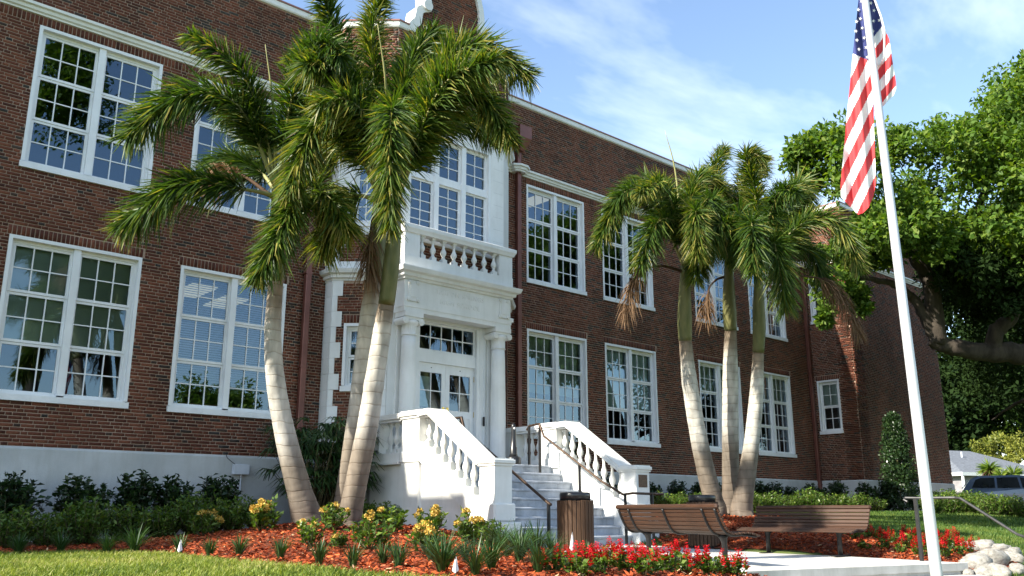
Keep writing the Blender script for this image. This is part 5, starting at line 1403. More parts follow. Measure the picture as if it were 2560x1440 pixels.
far_tree('rust tinged yellow-green small tree at the right above the parked car', 66, [(2515, 1190), (2515, 1110), (2535, 1090), (2550, 1130), (2550, 1195)], 10, 0.5, 0.8, 0.20, M['yellowleaf'], [(2530, 1270), (2530, 1200), (2530, 1150)], tones=(0.3, 1), per=300)
# trees over the road: they stand behind the camera and show in the window panes
def road_tree(x, y, h, r, label, low=0.68):
    t = thing('street_tree', label, 'tree', (x, y, -1.6), 'trees across the road')
    mb = MB(); mb.sm = True; mb.tube([(x, y, -1.8), (x + .3, y, h * .3), (x, y + .2, h * .6)], [0.4, 0.3, 0.15], 8); mb.build('trunk', M['bark'], t)
    cs = [(np.array([x, y, h * low]) + rdir(1)[0] * np.array([r, r, h * (0.96 - low)]) * rng.uniform(.2, 1), rng.uniform(.9, 1.6)) for _ in range(30)]
    crown(t, cs, 0.26, 300, M['oakleaf'])
road_tree(10.6, -13, 27, 1.9, 'tall tree across the road mirrored in the upper left window', 0.80)
road_tree(20.0, -12, 8, 3.5, 'broad tree across the road mirrored in the lower windows')

# ---- shrubs and bedding plants (prototypes in local coordinates, copied)
def shrub_arrays(h, r, nst, nlv, L, wr, spread=1.0, low=0.25, up=0.5):
    parts = []; tips = []; stems = []
    for s in range(nst):
        a = 2 * math.pi * (s + rng.random()) / nst; q = r * rng.uniform(0.15, 1.0) * spread
        hh = h * rng.uniform(0.62, 1.0) * (1 - 0.25 * (q / r) ** 2)
        tip = np.array([q * math.cos(a), q * math.sin(a), hh]); b = np.array([0.12 * tip[0], 0.12 * tip[1], 0.0])
        m = np.array([tip[0] * 0.75, tip[1] * 0.75, hh * 0.5])
        S = catmull([b, m, tip], 9); stems.append(S); tips.append(tip)
        t = rng.uniform(low, 1.0, nlv)
        C = np.stack([np.interp(t, np.linspace(0, 1, 9), S[:, i]) for i in range(3)], 1) + rng.normal(size=(nlv, 3)) * r * 0.07
        o = rdir(nlv); o[:, 2] = np.abs(o[:, 2]) * up
        D = unit(o + np.array([0, 0, up * 0.5])); N = unit(np.array([0, 0, 1.0]) + rng.normal(size=(nlv, 3)) * 0.5)
        Lr = L * rnd(nlv, 0.6, 1.15)
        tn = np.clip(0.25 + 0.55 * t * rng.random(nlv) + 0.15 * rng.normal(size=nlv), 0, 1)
        parts.append(leaf_arrays(C, D, N, Lr, Lr * wr, tn))
    return merge(parts), stems, tips
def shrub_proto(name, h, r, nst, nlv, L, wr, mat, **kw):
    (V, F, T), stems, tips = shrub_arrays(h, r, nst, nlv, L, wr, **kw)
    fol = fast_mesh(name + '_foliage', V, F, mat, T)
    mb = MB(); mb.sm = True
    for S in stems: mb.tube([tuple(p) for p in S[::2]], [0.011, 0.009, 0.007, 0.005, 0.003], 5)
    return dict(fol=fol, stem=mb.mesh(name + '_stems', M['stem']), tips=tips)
def put(name, proto, label, cat, loc, s=1.0, group=None, sz=1.0, extra=None):
    t = thing(name, label, cat, loc, group, rz=rng.uniform(0, 6.28)); t.scale = (s, s, s * sz)
    link('foliage', proto['fol'], t, local=True); link('stems', proto['stem'], t, local=True, kind='stuff')
    if extra: extra(t, proto)
    return t
def petal_dome(r, n, mat, name):
    d = rdir(n); d[:, 2] = np.abs(d[:, 2]) * 0.9 - 0.25; d = unit(d)
    C = d * r * 0.72
    D = unit(d * 0.5 + rng.normal(size=(n, 3)) * 0.6); N = d
    L = np.full(n, r * 0.62)
    V, F, T = leaf_arrays(C, D, N, L, L * 0.62, rng.random(n), 0.1)
    return fast_mesh(name, V, F, mat, T)
DOME = [petal_dome(r, 90, M['yellowpetal'], 'flower_head') for r in (0.056, 0.066, 0.048)]
def flowers(k):
    def f(t, proto):
        tips = random.sample(sorted(proto['tips'], key=lambda p: -p[2])[:10], min(k, 10))
        for p in tips: link('flower_head', DOME[random.randrange(3)], t, (p[0], p[1], p[2] + 0.015), (rng.uniform(-.4, .4), rng.uniform(-.4, .4), 0), local=True)
    return f
IX = [shrub_proto('ixora', 0.44, 0.26, 12, 26, 0.105, 0.44, M['shrubleaf']) for _ in range(4)]
def ground_at(p): return (p[0], p[1], float(hgt(p[0], p[1])) + 0.005)
ixora = [(508, 1344, 1.1, 7, 'yellow ixora bush in the mulch nearest the lawn, left of the palms'), (655, 1334, 1.25, 9, 'tall yellow ixora bush with many blooms just left of the leaning palm trunk'),
         (775, 1372, 1.0, 4, 'low yellow ixora bush in front of the leaning palm foot'), (828, 1330, 1.05, 5, 'yellow ixora bush growing between the palm trunks'),
         (925, 1380, 1.15, 4, 'leafy ixora bush with two blooms right of the crossing palms'), (848, 1376, .6, 3, 'tiny ixora with three yellow blooms on the mulch below the palms'),
         (985, 1338, 1.05, 3, 'pale green ixora bush beside the grey stair wall, second from the palms'), (1082, 1340, 1.15, 7, 'ixora bush with a browned bloom against the shaded stair wall'),
         (1068, 1390, 1.05, 6, 'yellow ixora bush in the middle of the mulch before the stair wall'), (1180, 1368, 1.2, 6, 'yellow ixora bush just left of the left stair newel'),
         (1226, 1372, 1.0, 3, 'ixora bush with a lone peach bloom in front of the left newel'), (330, 1338, .9, 2, 'shaded ixora bush with orange blooms before the dark hedge'), (228, 1336, .85, 1, 'shaded ixora bush with one orange bloom left in the bed')]
for i, (u, v, s, k, lab) in enumerate(ixora):
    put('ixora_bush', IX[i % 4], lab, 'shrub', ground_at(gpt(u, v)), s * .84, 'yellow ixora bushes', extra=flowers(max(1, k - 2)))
# strap-leaved border grass
def tuft_mesh(n, h, spread):
    a = rng.uniform(0, 2 * np.pi, n); ln = h * rnd(n, 0.7, 1.25); out = rnd(n, 0.15, 1.0) * spread
    b = np.stack([np.cos(a) * 0.03 * rng.random(n), np.sin(a) * 0.03 * rng.random(n), np.zeros(n)], 1)
    r = np.stack([np.cos(a), np.sin(a), np.zeros(n)], 1)
    P = [b + r * (out * ln * t ** 1.7)[:, None] + np.array([0, 0, 1.0]) * (ln * (1.15 * t - 0.42 * out * t ** 2.4))[:, None] for t in (0, 0.3, 0.6, 0.85, 1.0)]
    S = np.stack([-np.sin(a), np.cos(a), np.zeros(n)], 1)
    V, F, T = strip_arrays(np.stack(P, 1), S, np.array([0.006, 0.009, 0.009, 0.006, 0.001]), np.clip(rng.beta(2, 2.5, n), 0, 1))
    return fast_mesh('tuft', V, F, M['strapleaf'], T)
TUFT = [tuft_mesh(120, 0.30, 1.35) for _ in range(3)] + [tuft_mesh(80, 0.20, 0.9) for _ in range(2)]
lir = [(45, 1392, 0), (150, 1388, 1), (265, 1390, 2), (335, 1388, 0), (447, 1392, 3), (523, 1399, 3), (597, 1396, 4), (700, 1404, 3), (797, 1418, 4), (882, 1424, 3), (957, 1418, 4), (996, 1428, 3), (1078, 1410, 4), (1105, 1442, 0), (1162, 1404, 3), (1252, 1380, 0), (1292, 1388, 1), (1342, 1394, 2), (1228, 1432, 0), (1300, 1412, 1), (1384, 1412, 2), (1468, 1408, 3), (1528, 1386, 3), (1188, 1446, 1), (1345, 1440, 2), (1270, 1400, 2)]
near_of = lambda u: ('at the far left end of the bed' if u < 100 else 'before the dark hedge at the left' if u < 350 else 'on the lawn edge left of the leaning palm' if u < 650 else 'on the lawn edge below the palms' if u < 1010 else 'below the left stair newel' if u < 1240 else 'at the foot of the stairs' if u < 1400 else 'beside the wooden bin')

cnt = {}
for (u, v, k) in sorted(lir):
    w = near_of(u); cnt[w] = cnt.get(w, 0) + 1
    t = link('border_grass', TUFT[k], None, ground_at(gpt(u, v)), (0, 0, rng.uniform(0, 6)))
    s = rng.uniform(0.9, 1.2); t.scale = (s, s, s)
    tag(t, f'strap-leaved border grass tuft {w}, {ordn[cnt[w] - 1]} from the left', 'plant', 'border grass tufts')
# red salvia
def salvia_proto():
    (V, F, T), stems, tips = shrub_arrays(0.22, 0.15, 8, 16, 0.075, 0.55, up=0.5, low=0.15)
    fol = fast_mesh('salvia_foliage', V, F, M['shrubleaf'], T); mb = MB(); mb.sm = True
    for S in stems: mb.tube([tuple(p) for p in S[::2]], [0.005] * 5, 4)
    return dict(fol=fol, stem=mb.mesh('salvia_stems', M['stem']), tips=tips)
def spike():
    n = 46; t = rng.random(n); a = rng.uniform(0, 6.28, n)
    C = np.stack([np.cos(a) * .008, np.sin(a) * .008, t * 0.16], 1); D = unit(np.stack([np.cos(a), np.sin(a), 0.4 + 0 * a], 1))
    L = 0.045 * (1.1 - 0.7 * t); V, F, T = leaf_arrays(C, D, np.tile([[0, 0, 1.0]], (n, 1)) + rng.normal(size=(n, 3)) * .3, L, L * 0.6, rng.random(n))
    return fast_mesh('flower_spike', V, F, M['redpetal'], T)
SAL = [salvia_proto() for _ in range(3)]; SPK = [spike() for _ in range(3)]
def spikes(t, proto):
    for p in proto['tips'][:random.randrange(3, 6)]:
        link('flower_spike', SPK[random.randrange(3)], t, (p[0], p[1], p[2] - 0.03), (rng.uniform(-.25, .25), rng.uniform(-.25, .25), 0), local=True)
salL = [(1540, 1404), (1602, 1418), (1690, 1424), (1752, 1432), (1480, 1428), (1425, 1434), (1640, 1432), (1806, 1440), (1842, 1444), (1562, 1438), (1715, 1440), (1500, 1442), (1450, 1446), (1390, 1440), (1612, 1446), (1775, 1446), (1665, 1440), (1590, 1404), (1520, 1424)]
salR = [(2142, 1352), (2178, 1346), (2232, 1362), (2262, 1352), (2292, 1362), (2160, 1378), (2340, 1368), (2368, 1372), (2392, 1380), (2436, 1374), (2250, 1388), (2300, 1394), (2362, 1398), (2402, 1392), (2276, 1374), (2330, 1386), (2420, 1386), (2210, 1376), (2386, 1366), (2350, 1380), (2200, 1352), (2312, 1376)]
for grp, lst, w in (('red salvia before the near bench', salL, 'in the mulch before the near bench'), ('red salvia behind the flagpole', salR, 'in the bed by the flagpole')):
    for i, (u, v) in enumerate(sorted(lst)):
        put('red_salvia', SAL[i % 3], f'red salvia plant {w}, {ordn[i]} from the left', 'flower', ground_at(gpt(u, v)), rng.uniform(0.72, 1.0), grp, extra=spikes)
# dark glossy hedge plants along the wall, low lighter shrubs in front
DK = [shrub_proto('hedge', 1.25, 0.48, 34, 52, 0.135, 0.58, M['darkleaf'], low=0.2, up=0.35) for _ in range(3)]
LT = [shrub_proto('low_shrub', 0.62, 0.44, 40, 44, 0.082, 0.45, M['shrubleaf'], low=0.1, up=0.5) for _ in range(3)]
for i, (u, s) in enumerate(((30, .90), (195, .86), (335, .90), (430, .84), (545, .82))):
    p = pxY(u, 1300, 15.55)
    put('hedge_shrub', DK[i % 3], f'dark glossy shrub against the grey plinth, {ordn[i]} from the left edge', 'shrub', ground_at(p), s, 'dark shrubs along the left wall')
for i, (u, Y, s) in enumerate(((20, 14.4, 1.0), (120, 14.3, .85), (215, 14.3, 1.1), (320, 14.4, 1.0), (405, 14.3, .9), (490, 14.4, 1.1), (580, 14.3, 1.0), (640, 14.9, .8), (905, 14.6, .8), (955, 14.4, .85))):
    p = pxY(u, 1300, Y)
    put('low_shrub', LT[i % 3], f'low green shrub in the shade before the dark left hedge, {ordn[i]} from the left' if u < 700 else ('low green shrub against the shaded stair wall, left one' if u < 930 else 'low green shrub against the shaded stair wall, right one'), 'shrub', ground_at(p), s, 'low shrubs in the shade')
for i in range(14):
    x = 15.0 + i * 1.0 + rng.uniform(-.15, .15)
    put('hedge_shrub', DK[i % 3], f'dark hedge shrub along the right wall, {ordn[i]} from the stairs', 'shrub', ground_at((x, 15.6)), rng.uniform(.62, .76), 'dark hedge along the right wall')
k = 0
for (u, Y, s) in sorted(((1655, 12.6, .8), (1700, 12.9, .7), (1750, 13.2, .8), (1880, 12.8, .85), (1925, 12.7, .9), (1975, 12.9, .8), (2020, 12.7, 1.05), (2065, 12.9, .95), (2110, 12.6, .9), (2150, 12.7, .9), (2190, 12.9, .75), (1840, 13.1, .8))):
    p = pxY(u, 1275, Y); k += 1
    put('low_shrub', LT[k % 3], f'bright green low shrub in front of the right hedge, {ordn[k - 5]} right of the three palms' if u > 1860 else f'bright green low shrub among the three right palms, {ordn[k - 1]} from the stairs', 'shrub', ground_at(p), s, 'bright low shrubs at the right')
for i, (u, Y, s) in enumerate(((2095, 14.2, .8), (2170, 14.0, .75), (2215, 14.1, .6))):
    p = pxY(u, 1270, Y); put('hedge_shrub', DK[i], f'dark shrub before the white plinth of the wing, {ordn[i]} from its corner', 'shrub', ground_at(p), s, 'dark shrubs before the wing')
for i, (u, d, s) in enumerate(sorted(((2335, 24, 1.0), (2375, 25, 1.1), (2415, 26, 1.0), (2452, 25, 1.0), (2490, 24, 1.05), (2528, 24, .95), (2565, 23, 1.0), (2400, 28, 1.25), (2445, 29, 1.15), (2345, 28, 1.15)))):
    p = px(u, 1275, d); put('low_shrub', LT[i % 3], f'sunlit hedge shrub at the far lawn edge, {ordn[i]} right of the flagpole', 'shrub', ground_at(p), s, 'hedge shrubs at the far lawn edge')
# conical evergreen by the wing
cp_ = pxY(2258, 1290, 13.6); cz = float(hgt(cp_[0], cp_[1]))
ce = thing('conical_evergreen', 'dark conical evergreen shrub standing before the brick wing', 'shrub', (cp_[0], cp_[1], cz))
parts = []
for q in range(190):
    t = rng.random() ** 1.15; a = rng.uniform(0, 6.28); rr = 0.60 * (1 - t) ** 0.55 * rng.uniform(.4, 1) + 0.03
    parts.append(clump(np.array([cp_[0] + rr * math.cos(a), cp_[1] + rr * math.sin(a), cz + 0.12 + 3.0 * t]), 0.19, 80, 0.085, (0.2, 1)))
V, F, T = merge(parts); link('foliage', fast_mesh('foliage', V - np.array(wloc(ce)), F, M['darkleaf'], T), ce)
MB().tube([(cp_[0], cp_[1], cz - .1), (cp_[0], cp_[1], cz + 2.8)], [0.05, 0.015], 6).build('stem', M['stem'], ce)
# lady palms
def fan_bush(label, c, h, r, n, group=None):
    t = thing('lady_palm', label, 'palm', c, group); parts = []; mb = MB(); mb.sm = True
    for q in range(n):
        a = rng.uniform(0, 6.28); hh = h * rng.uniform(.35, 1.0); rr = r * rng.uniform(.2, 1.0)
        e = np.array([c[0] + rr * math.cos(a), c[1] + rr * math.sin(a), c[2] + hh])
        b = np.array([c[0] + .3 * rr * math.cos(a), c[1] + .3 * rr * math.sin(a), c[2]])
        mb.tube([tuple(b), tuple((b + e) / 2 + np.array([0, 0, .12 * h])), tuple(e)], [0.012, 0.009, 0.005], 5)
        out = np.array([math.cos(a), math.sin(a), 0.15]); side = np.array([-math.sin(a), math.cos(a), 0])
        m = 8; an = np.linspace(-1.15, 1.15, m) + rng.normal(size=m) * .06
        D = out[None] * np.cos(an)[:, None] + side[None] * np.sin(an)[:, None]
        L = rnd(m, .30, .42)[:, None]
        P = np.stack([np.tile(e, (m, 1)), e + D * L * .5 + np.array([0, 0, .05]), e + D * L - np.array([0, 0, 1.0]) * L * rnd(m, .15, .5)[:, None]], 1)
        S = unit(np.cross(D, np.array([0, 0, 1.0])))
        parts.append(strip_arrays(P, S, np.array([.012, .042, .008]), np.clip(rng.beta(2, 2, m), 0, 1)))
    V, F, T = merge(parts); link('fan_leaves', fast_mesh('fan_leaves', V - np.array(wloc(t)), F, M['strapleaf'], T), t); mb.build('canes', M['stem'], t, kind='stuff')
g1 = pxY(775, 1280, 15.3); fan_bush('lady palm bush with fan leaves behind the leaning palm trunk', ground_at(g1), 1.85, 0.8, 110)
g2 = pxY(840, 1280, 15.3); fan_bush('lady palm bush filling the corner between wall and bay', ground_at(g2), 2.0, 0.65, 100)
g3 = (15.25, 15.0); fan_bush('lady palm showing above the right stair balustrade', ground_at(g3), 2.0, 0.5, 30)

# ---- grass and mulch (uncountable)
def blades(name, n, xr, yr, ok, h, w, mat, label, lean=0.5):
    x, y = rng.uniform(*xr, n), rng.uniform(*yr, n)
    m = ok(x, y); x, y = x[m], y[m]; n = len(x)
    u, v, d = proj(np.stack([x, y, hgt(x, y)], 1)); m = (d > 1) & (u > -120) & (u < 2680) & (v < 1475); x, y = x[m], y[m]; n = len(x)
    z = hgt(x, y); a = rng.uniform(0, 6.28, n); hh = h * rnd(n, .6, 1.3); b = np.stack([x, y, z - .005], 1)
    r = np.stack([np.cos(a), np.sin(a), np.zeros(n)], 1); ln = rnd(n, .1, 1.0)[:, None] * lean
    P = np.stack([b, b + r * hh[:, None] * ln * .35 + np.array([0, 0, 1.0]) * hh[:, None] * .6, b + r * hh[:, None] * ln + np.array([0, 0, 1.0]) * hh[:, None] * (1 - .3 * ln)], 1)
    S = np.stack([-np.sin(a + .6), np.cos(a + .6), np.zeros(n)], 1)
    patch = 0.5 + 0.25 * np.sin(x * 1.7 + 1.3 * np.sin(y * 1.1)) * np.sin(y * 2.1 + x * .6)
    V, F, T = strip_arrays(P, S, np.array([w, w * .85, w * .1]), np.clip(patch + rng.normal(size=n) * .22, 0, 1))
    o = link(name, fast_mesh(name, V, F, mat, T), kind='stuff'); tag(o, label, 'grass')
nbed = lambda poly: (lambda x, y: ~in_poly(x, y, poly))
blades('grass', 220000, (-1.0, 8.5), (4.6, 13.2), nbed(BED_L), 0.080, 0.010, M['grass'], 'sunlit coarse lawn grass along the bottom left', 0.9)
okR = lambda x, y: ~in_poly(x, y, BED_R) & ~in_poly(x, y, [(8.8, 3.6), (13.3, 3.6), (13.3, 12), (8.8, 12)])
blades('grass', 110000, (13.2, 24), (3.6, 13.2), okR, 0.07, 0.010, M['grassdark'], 'green lawn grass right of the concrete landing', 0.7)
blades('grass', 90000, (20, 46), (4.0, 13.6), okR, 0.09, 0.018, M['grassdark'], 'green lawn grass running to the far hedge', 0.7)
def chips(name, n, xr, yr, poly, label):
    x, y = rng.uniform(*xr, n), rng.uniform(*yr, n); m = in_poly(x, y, poly); x, y = x[m], y[m]
    u, v, d = proj(np.stack([x, y, hgt(x, y)], 1)); m = (u > -60) & (u < 2620) & (v < 1470); x, y = x[m], y[m]; n = len(x)
    z = hgt(x, y) + 0.012 + 0.012 * (np.sin(x * 5.1 + y * 3.3) * np.sin(y * 4.7 - x * 2.1)) + rnd(n, 0, .03)
    a = rng.uniform(0, 6.28, n); D = np.stack([np.cos(a), np.sin(a), rng.normal(size=n) * .3], 1)
    N = unit(np.array([0, 0, 1.0]) + rng.normal(size=(n, 3)) * .45); L = rnd(n, .03, .09)
    tp = 0.16 * np.sin(x * 2.3 + 1.7 * np.sin(y * 1.9)) * np.sin(y * 2.9 + x) + 0.08 * np.sin(x * 7.1) * np.sin(y * 6.3)
    tn = np.where(rng.random(n) < 0.03, 1.0, np.clip(rng.beta(2, 2, n) * 0.9 + tp - 0.03, 0, 0.95))
    V, F, T = leaf_arrays(np.stack([x, y, z], 1), D, N, L, L * rnd(n, .2, .45), tn, 0.0)
    o = link(name, fast_mesh(name, V, F, M['chip'], T), kind='stuff'); tag(o, label, 'mulch')
chips('mulch_chips', 95000, (0, 9.9), (5.3, 14.5), BED_L, 'red-orange wood mulch around the left palms')
chips('mulch_chips', 45000, (13.2, 17.5), (5, 12.5), BED_R, 'red-orange wood mulch in the bed behind the benches')
# ================================================================ benches
SL = [(-.27, .405, -12), (-.205, .425, -14), (-.14, .438, -6), (-.075, .44, 2), (-.01, .435, 6), (.055, .428, 4), (.118, .432, -14), (.172, .458, -38), (.212, .503, -58), (.243, .560, -66), (.270, .620, -68), (.294, .681, -69), (.317, .742, -70)]
def slat_mesh(L):
    mb = MB(); mb.bbox(-L / 2, -0.028, -0.014, L / 2, 0.028, 0.014, 0.006); return mb.mesh('slat', M['wood'])
def bench(label, loc, rz, L, legs):
    t = thing('park_bench', label, 'bench', loc, 'slatted benches on the concrete landing', rz)
    sm = slat_mesh(L); t.scale = (1, 1, 0.9)
    for y, z, a in SL: link('slat', sm, t, (0, y, z), (R(-a), 0, 0), local=True)
    mb = MB(); mb.bbox(-L / 2 - .01, .305, .765, L / 2 + .01, .375, .835, 0.022); link('top_rail', mb.mesh('top_rail', M['wood']), t, local=True)
    prof = [(y + .022 * math.sin(R(-a)), z - .024 * math.cos(R(a))) for y, z, a in SL[1:]] + [(.352, .77)]
    xs = [-L / 2 + .05, -legs, 0, legs, L / 2 - .05]
    for x in xs:
        mb = MB(); mb.sm = True; mb.tube([(x, y, z) for y, z in prof], 0.019, 8); link('support', mb.mesh('support', M['black']), t, local=True)
    for x in (-legs, legs):
        mb = MB(); mb.sm = True; mb.tube([(x, .02, .0), (x, .02, .30), (x, .03, .36), (x, .035, .41)], [.036, .036, .05, .085], 14)
        mb.sm = False; mb.bbox(x - .05, -.20, 0, x + .05, .24, .022, .006)
        link('leg', mb.mesh('leg', M['black']), t, local=True)
        mb = MB(); mb.tube([(x, -.22, .40), (x, .03, .405), (x, .16, .44)], .022, 6); link('seat_bracket', mb.mesh('seat_bracket', M['black']), t, local=True)
    for x in (-L / 2 + .04, L / 2 - .04):
        mb = MB(); mb.tube([(x, -.27, .385), (x, -.05, .41), (x, .10, .405), (x, .18, .435)], .016, 6); link('end_support', mb.mesh('end_support', M['black']), t, local=True)
    return t
b1 = np.array([10.13, 7.85]) + np.array([.30, .953]) * -0.12
bench('wooden slatted bench seen from behind, nearest to the wooden bin and red salvia', (b1[0], b1[1], pad_z(*b1)), R(72.5), 2.40, 0.88)
b2 = (12.98, 7.68); bench('wooden slatted bench facing the camera, between palms and flagpole', (b2[0], b2[1], pad_z(*b2)), R(-90), 2.0, 0.62)

# ================================================================ slatted bins
def bin_(label, x, y):
    t = thing('litter_bin', label, 'bin', (x, y, pad_z(x, y)), 'slatted litter bins')
    t.scale = (1, 1, .92); n = 26; sm = MB(); sm.bbox(-.028, -.014, .05, .028, .014, .86, .005); me = sm.mesh('slat', M['woodbin'])
    for k in range(n):
        a = 2 * math.pi * k / n; link('slat', me, t, (.265 * math.cos(a), .265 * math.sin(a), rng.uniform(-.006, .006)), (0, 0, a + math.pi / 2), local=True)
    mb = MB(); mb.sm = True; mb.lathe([(.245, .02), (.245, .84), (.2, .845)], (0, 0, 0), 28); link('liner', mb.mesh('liner', M['rubber']), t, local=True)
    mb = MB(); mb.sm = True; mb.lathe([(.24, .0), (.25, .05), (.2, .055)], (0, 0, 0), 28); link('base', mb.mesh('base', M['rubber']), t, local=True)
    mb = MB(); mb.sm = True; mb.lathe([(.235, .845), (.24, .955), (.232, .985), (.20, .995), (.16, .99), (.15, .96), (.02, .95)], (0, 0, 0), 30); link('lid', mb.mesh('lid', M['rubber']), t, local=True)
bin_('round litter bin of vertical wooden slats with black lid at the stair foot', 10.0, 9.72)
bin_('slatted litter bin half hidden behind the near bench under the palms', 13.30, 9.78)

# ================================================================ flagpole and flag
PB = px(2342, 1440, 7.5); zt_ = float(px(2170, 0, 8.6)[2])
lean = -_R * 0.065 / (zt_ - PB[2])
def pole_at(z): return np.array([PB[0], PB[1], 0]) + lean * (z - PB[2]) + np.array([0, 0, z])
gz = float(hgt(PB[0], PB[1]))
fp = thing('flagpole', 'tall pale metal flagpole in front of the concrete landing', 'flagpole', (pole_at(gz)[0], pole_at(gz)[1], gz))
zs = np.linspace(gz - .1, 6.6, 12); mb = MB(); mb.sm = True
mb.tube([tuple(pole_at(z)) for z in zs], list(np.linspace(.051, .030, 12)), 20); mb.build('pole', M['alu'], fp)
mb = MB(); mb.sm = True; p = pole_at(6.68); mb.lathe([(.01, -.09), (.06, -.06), (.085, 0), (.06, .06), (.01, .085)], tuple(p), 16); mb.build('ball_finial', M['brass'], fp)
pb = pole_at(gz); mb = MB(); mb.sm = True; mb.lathe([(.16, -.05), (.16, .02), (.10, .05), (.065, .09)], tuple(pb), 20); mb.build('collar', M['alu'], fp)
mb = MB(); mb.tube([tuple(pole_at(z) + _fh * .075 + _R * .01) for z in np.linspace(gz + 1.2, 6.5, 14)], .004, 5); mb.build('halyard', M['whiteflag'], fp)
cz_ = pole_at(0.0) - _F * .06; mb = MB(); mb.bbox(cz_[0] - .02, cz_[1] - .02, -.75, cz_[0] + .02, cz_[1] + .02, -.60, .005); mb.build('cleat', M['steel'], fp)
fl = thing('flag', 'limp red and white striped flag with white stars on blue, hanging from the pole', 'flag', tuple(pole_at(4.6)))
def pole_d(u, v):
    r = ray(u, v); k = (PB[0] ** 2 + PB[1] ** 2) ** .5 / (r[0] ** 2 + r[1] ** 2) ** .5
    return k
def flag_pt(u, v, side):
    d = pole_d(u, v) + 0.07
    w = (2178 - u) if side == 0 else (u - 2188)
    d += 0.034 * math.sin(w * 0.085 + v * 0.008) + 0.016 * math.sin(w * 0.23 + v * 0.019) - 0.0012 * max(0, w) * (1 if side == 0 else -0.6)
    return px(u, v, d)
FW = 20.5
def flag_uv(u, v, side):
    if side == 0:
        bend = 0.10 * max(0.0, (260 - v) / 260.0)
        fx, fy = -.44 + bend, .90; n = math.hypot(fx, fy); fx, fy = fx / n, fy / n; gx, gy = fy, -fx
        du, dv_ = u - 2132, v - 134
        return 0.4 + (du * fx + dv_ * fy) / 520, 1 / 13 + (du * gx + dv_ * gy) / (FW * 13)
    fx, fy = -.63, .78; gx, gy = .78, .63; du, dv_ = u - 2194, v - 80
    return 0.22 + (du * fx + dv_ * fy) / 520, 7 / 13 + (du * gx + dv_ * gy) / (20.0 * 13)
def flag_panel(name, outline, side):
    us = np.array(outline, float); u0, v0 = us.min(0); u1, v1 = us.max(0); st_ = 2.2
    nu, nv = int((u1 - u0) / st_) + 1, int((v1 - v0) / st_) + 1
    # rows follow the outline so that the edge is smooth
    V, F, mi = [], [], []
    rows = []
    for j in range(nv + 1):
        v = v0 + 0.01 + (v1 - v0 - .02) * j / nv; xs = []
        for i in range(len(us)):
            a, b = us[i], us[(i + 1) % len(us)]
            if (a[1] > v) != (b[1] > v): xs.append(a[0] + (b[0] - a[0]) * (v - a[1]) / (b[1] - a[1]))
        rows.append((v, min(xs), max(xs)))
    for v, a, b in rows:
        for i in range(nu + 1): V.append(flag_pt(a + (b - a) * i / nu, v, side))
    for j in range(nv):
        for i in range(nu):
            q = j * (nu + 1) + i; F.append((q, q + 1, q + nu + 2, q + nu + 1))
            v, a, b = rows[j]; v2, a2, b2 = rows[j + 1]
            uc = ((a + (b - a) * (i + .5) / nu) + (a2 + (b2 - a2) * (i + .5) / nu)) / 2
            s, t = flag_uv(uc, (v + v2) / 2, side)
            if s < 0.4 and t < 7 / 13: mi.append(2)
            else: mi.append(0 if int(math.floor(t * 13)) % 2 == 0 else 1)
    V = np.array(V) - np.array(wloc(fl))
    return link(name, fast_mesh(name, V, np.array(F), [M['redflag'], M['whiteflag'], M['blueflag']], smooth=True, mi=mi), fl)
flag_panel('cloth', [(2152, -70), (2146, 0), (2139, 70), (2132, 134), (2124, 220), (2115, 310), (2107, 400), (2101, 465), (2102, 492), (2122, 514), (2146, 537), (2156, 534), (2172, 518), (2184, 490), (2190, 455), (2188, 400), (2186, 340), (2184, 290), (2184, 180), (2180, 80), (2176, 0), (2172, -70)], 0)
flag_panel('folded_cloth', [(2174, -70), (2187, 0), (2204, 42), (2213, 75), (2223, 98), (2231, 150), (2240, 205), (2240, 222), (2234, 238), (2206, 268), (2186, 290), (2184, 200), (2178, 60)], 1)
mb = MB(); mb.sm = True
mb.tube([tuple(flag_pt(u, v, 1) - ray(u, v) * .02) for u, v in ((2176, -70), (2187, 0), (2203, 42), (2211, 75), (2211, 110), (2209, 140), (2204, 155), (2195, 166))], [.010] * 8, 8); mb.build('hoist_band', M['whiteflag'], fl)
def star_mesh(r):
    V = [(0, 0, 0)]
    for k in range(10):
        a = math.pi / 2 + k * math.pi / 5; q = r if k % 2 == 0 else r * .39; V.append((q * math.cos(a), q * math.sin(a), 0))
    F = np.array([(0, 1 + k, 1 + (k + 1) % 10) for k in range(10)]); return fast_mesh('star', np.array(V), F, M['whiteflag'])
STM = star_mesh(0.021); cq = cam.rotation_euler.to_quaternion()
for (zx, zy) in ((375, 62), (388, 120), (400, 180), (358, 200), (412, 243), (365, 258), (425, 305), (377, 317), (432, 367), (363, 138), (395, 8), (475, 67), (472, 135), (511, 130), (468, 200), (455, 20), (490, 20)):
    u, v = 2000 + zx / 2.571, zy / 2.571; sd = 0 if zx < 440 else 1
    o = link('star', STM, fl, tuple(flag_pt(u, v, sd) - ray(u, v) * .012)); o.rotation_euler = (cam.rotation_euler[0], 0.25, cam.rotation_euler[2])

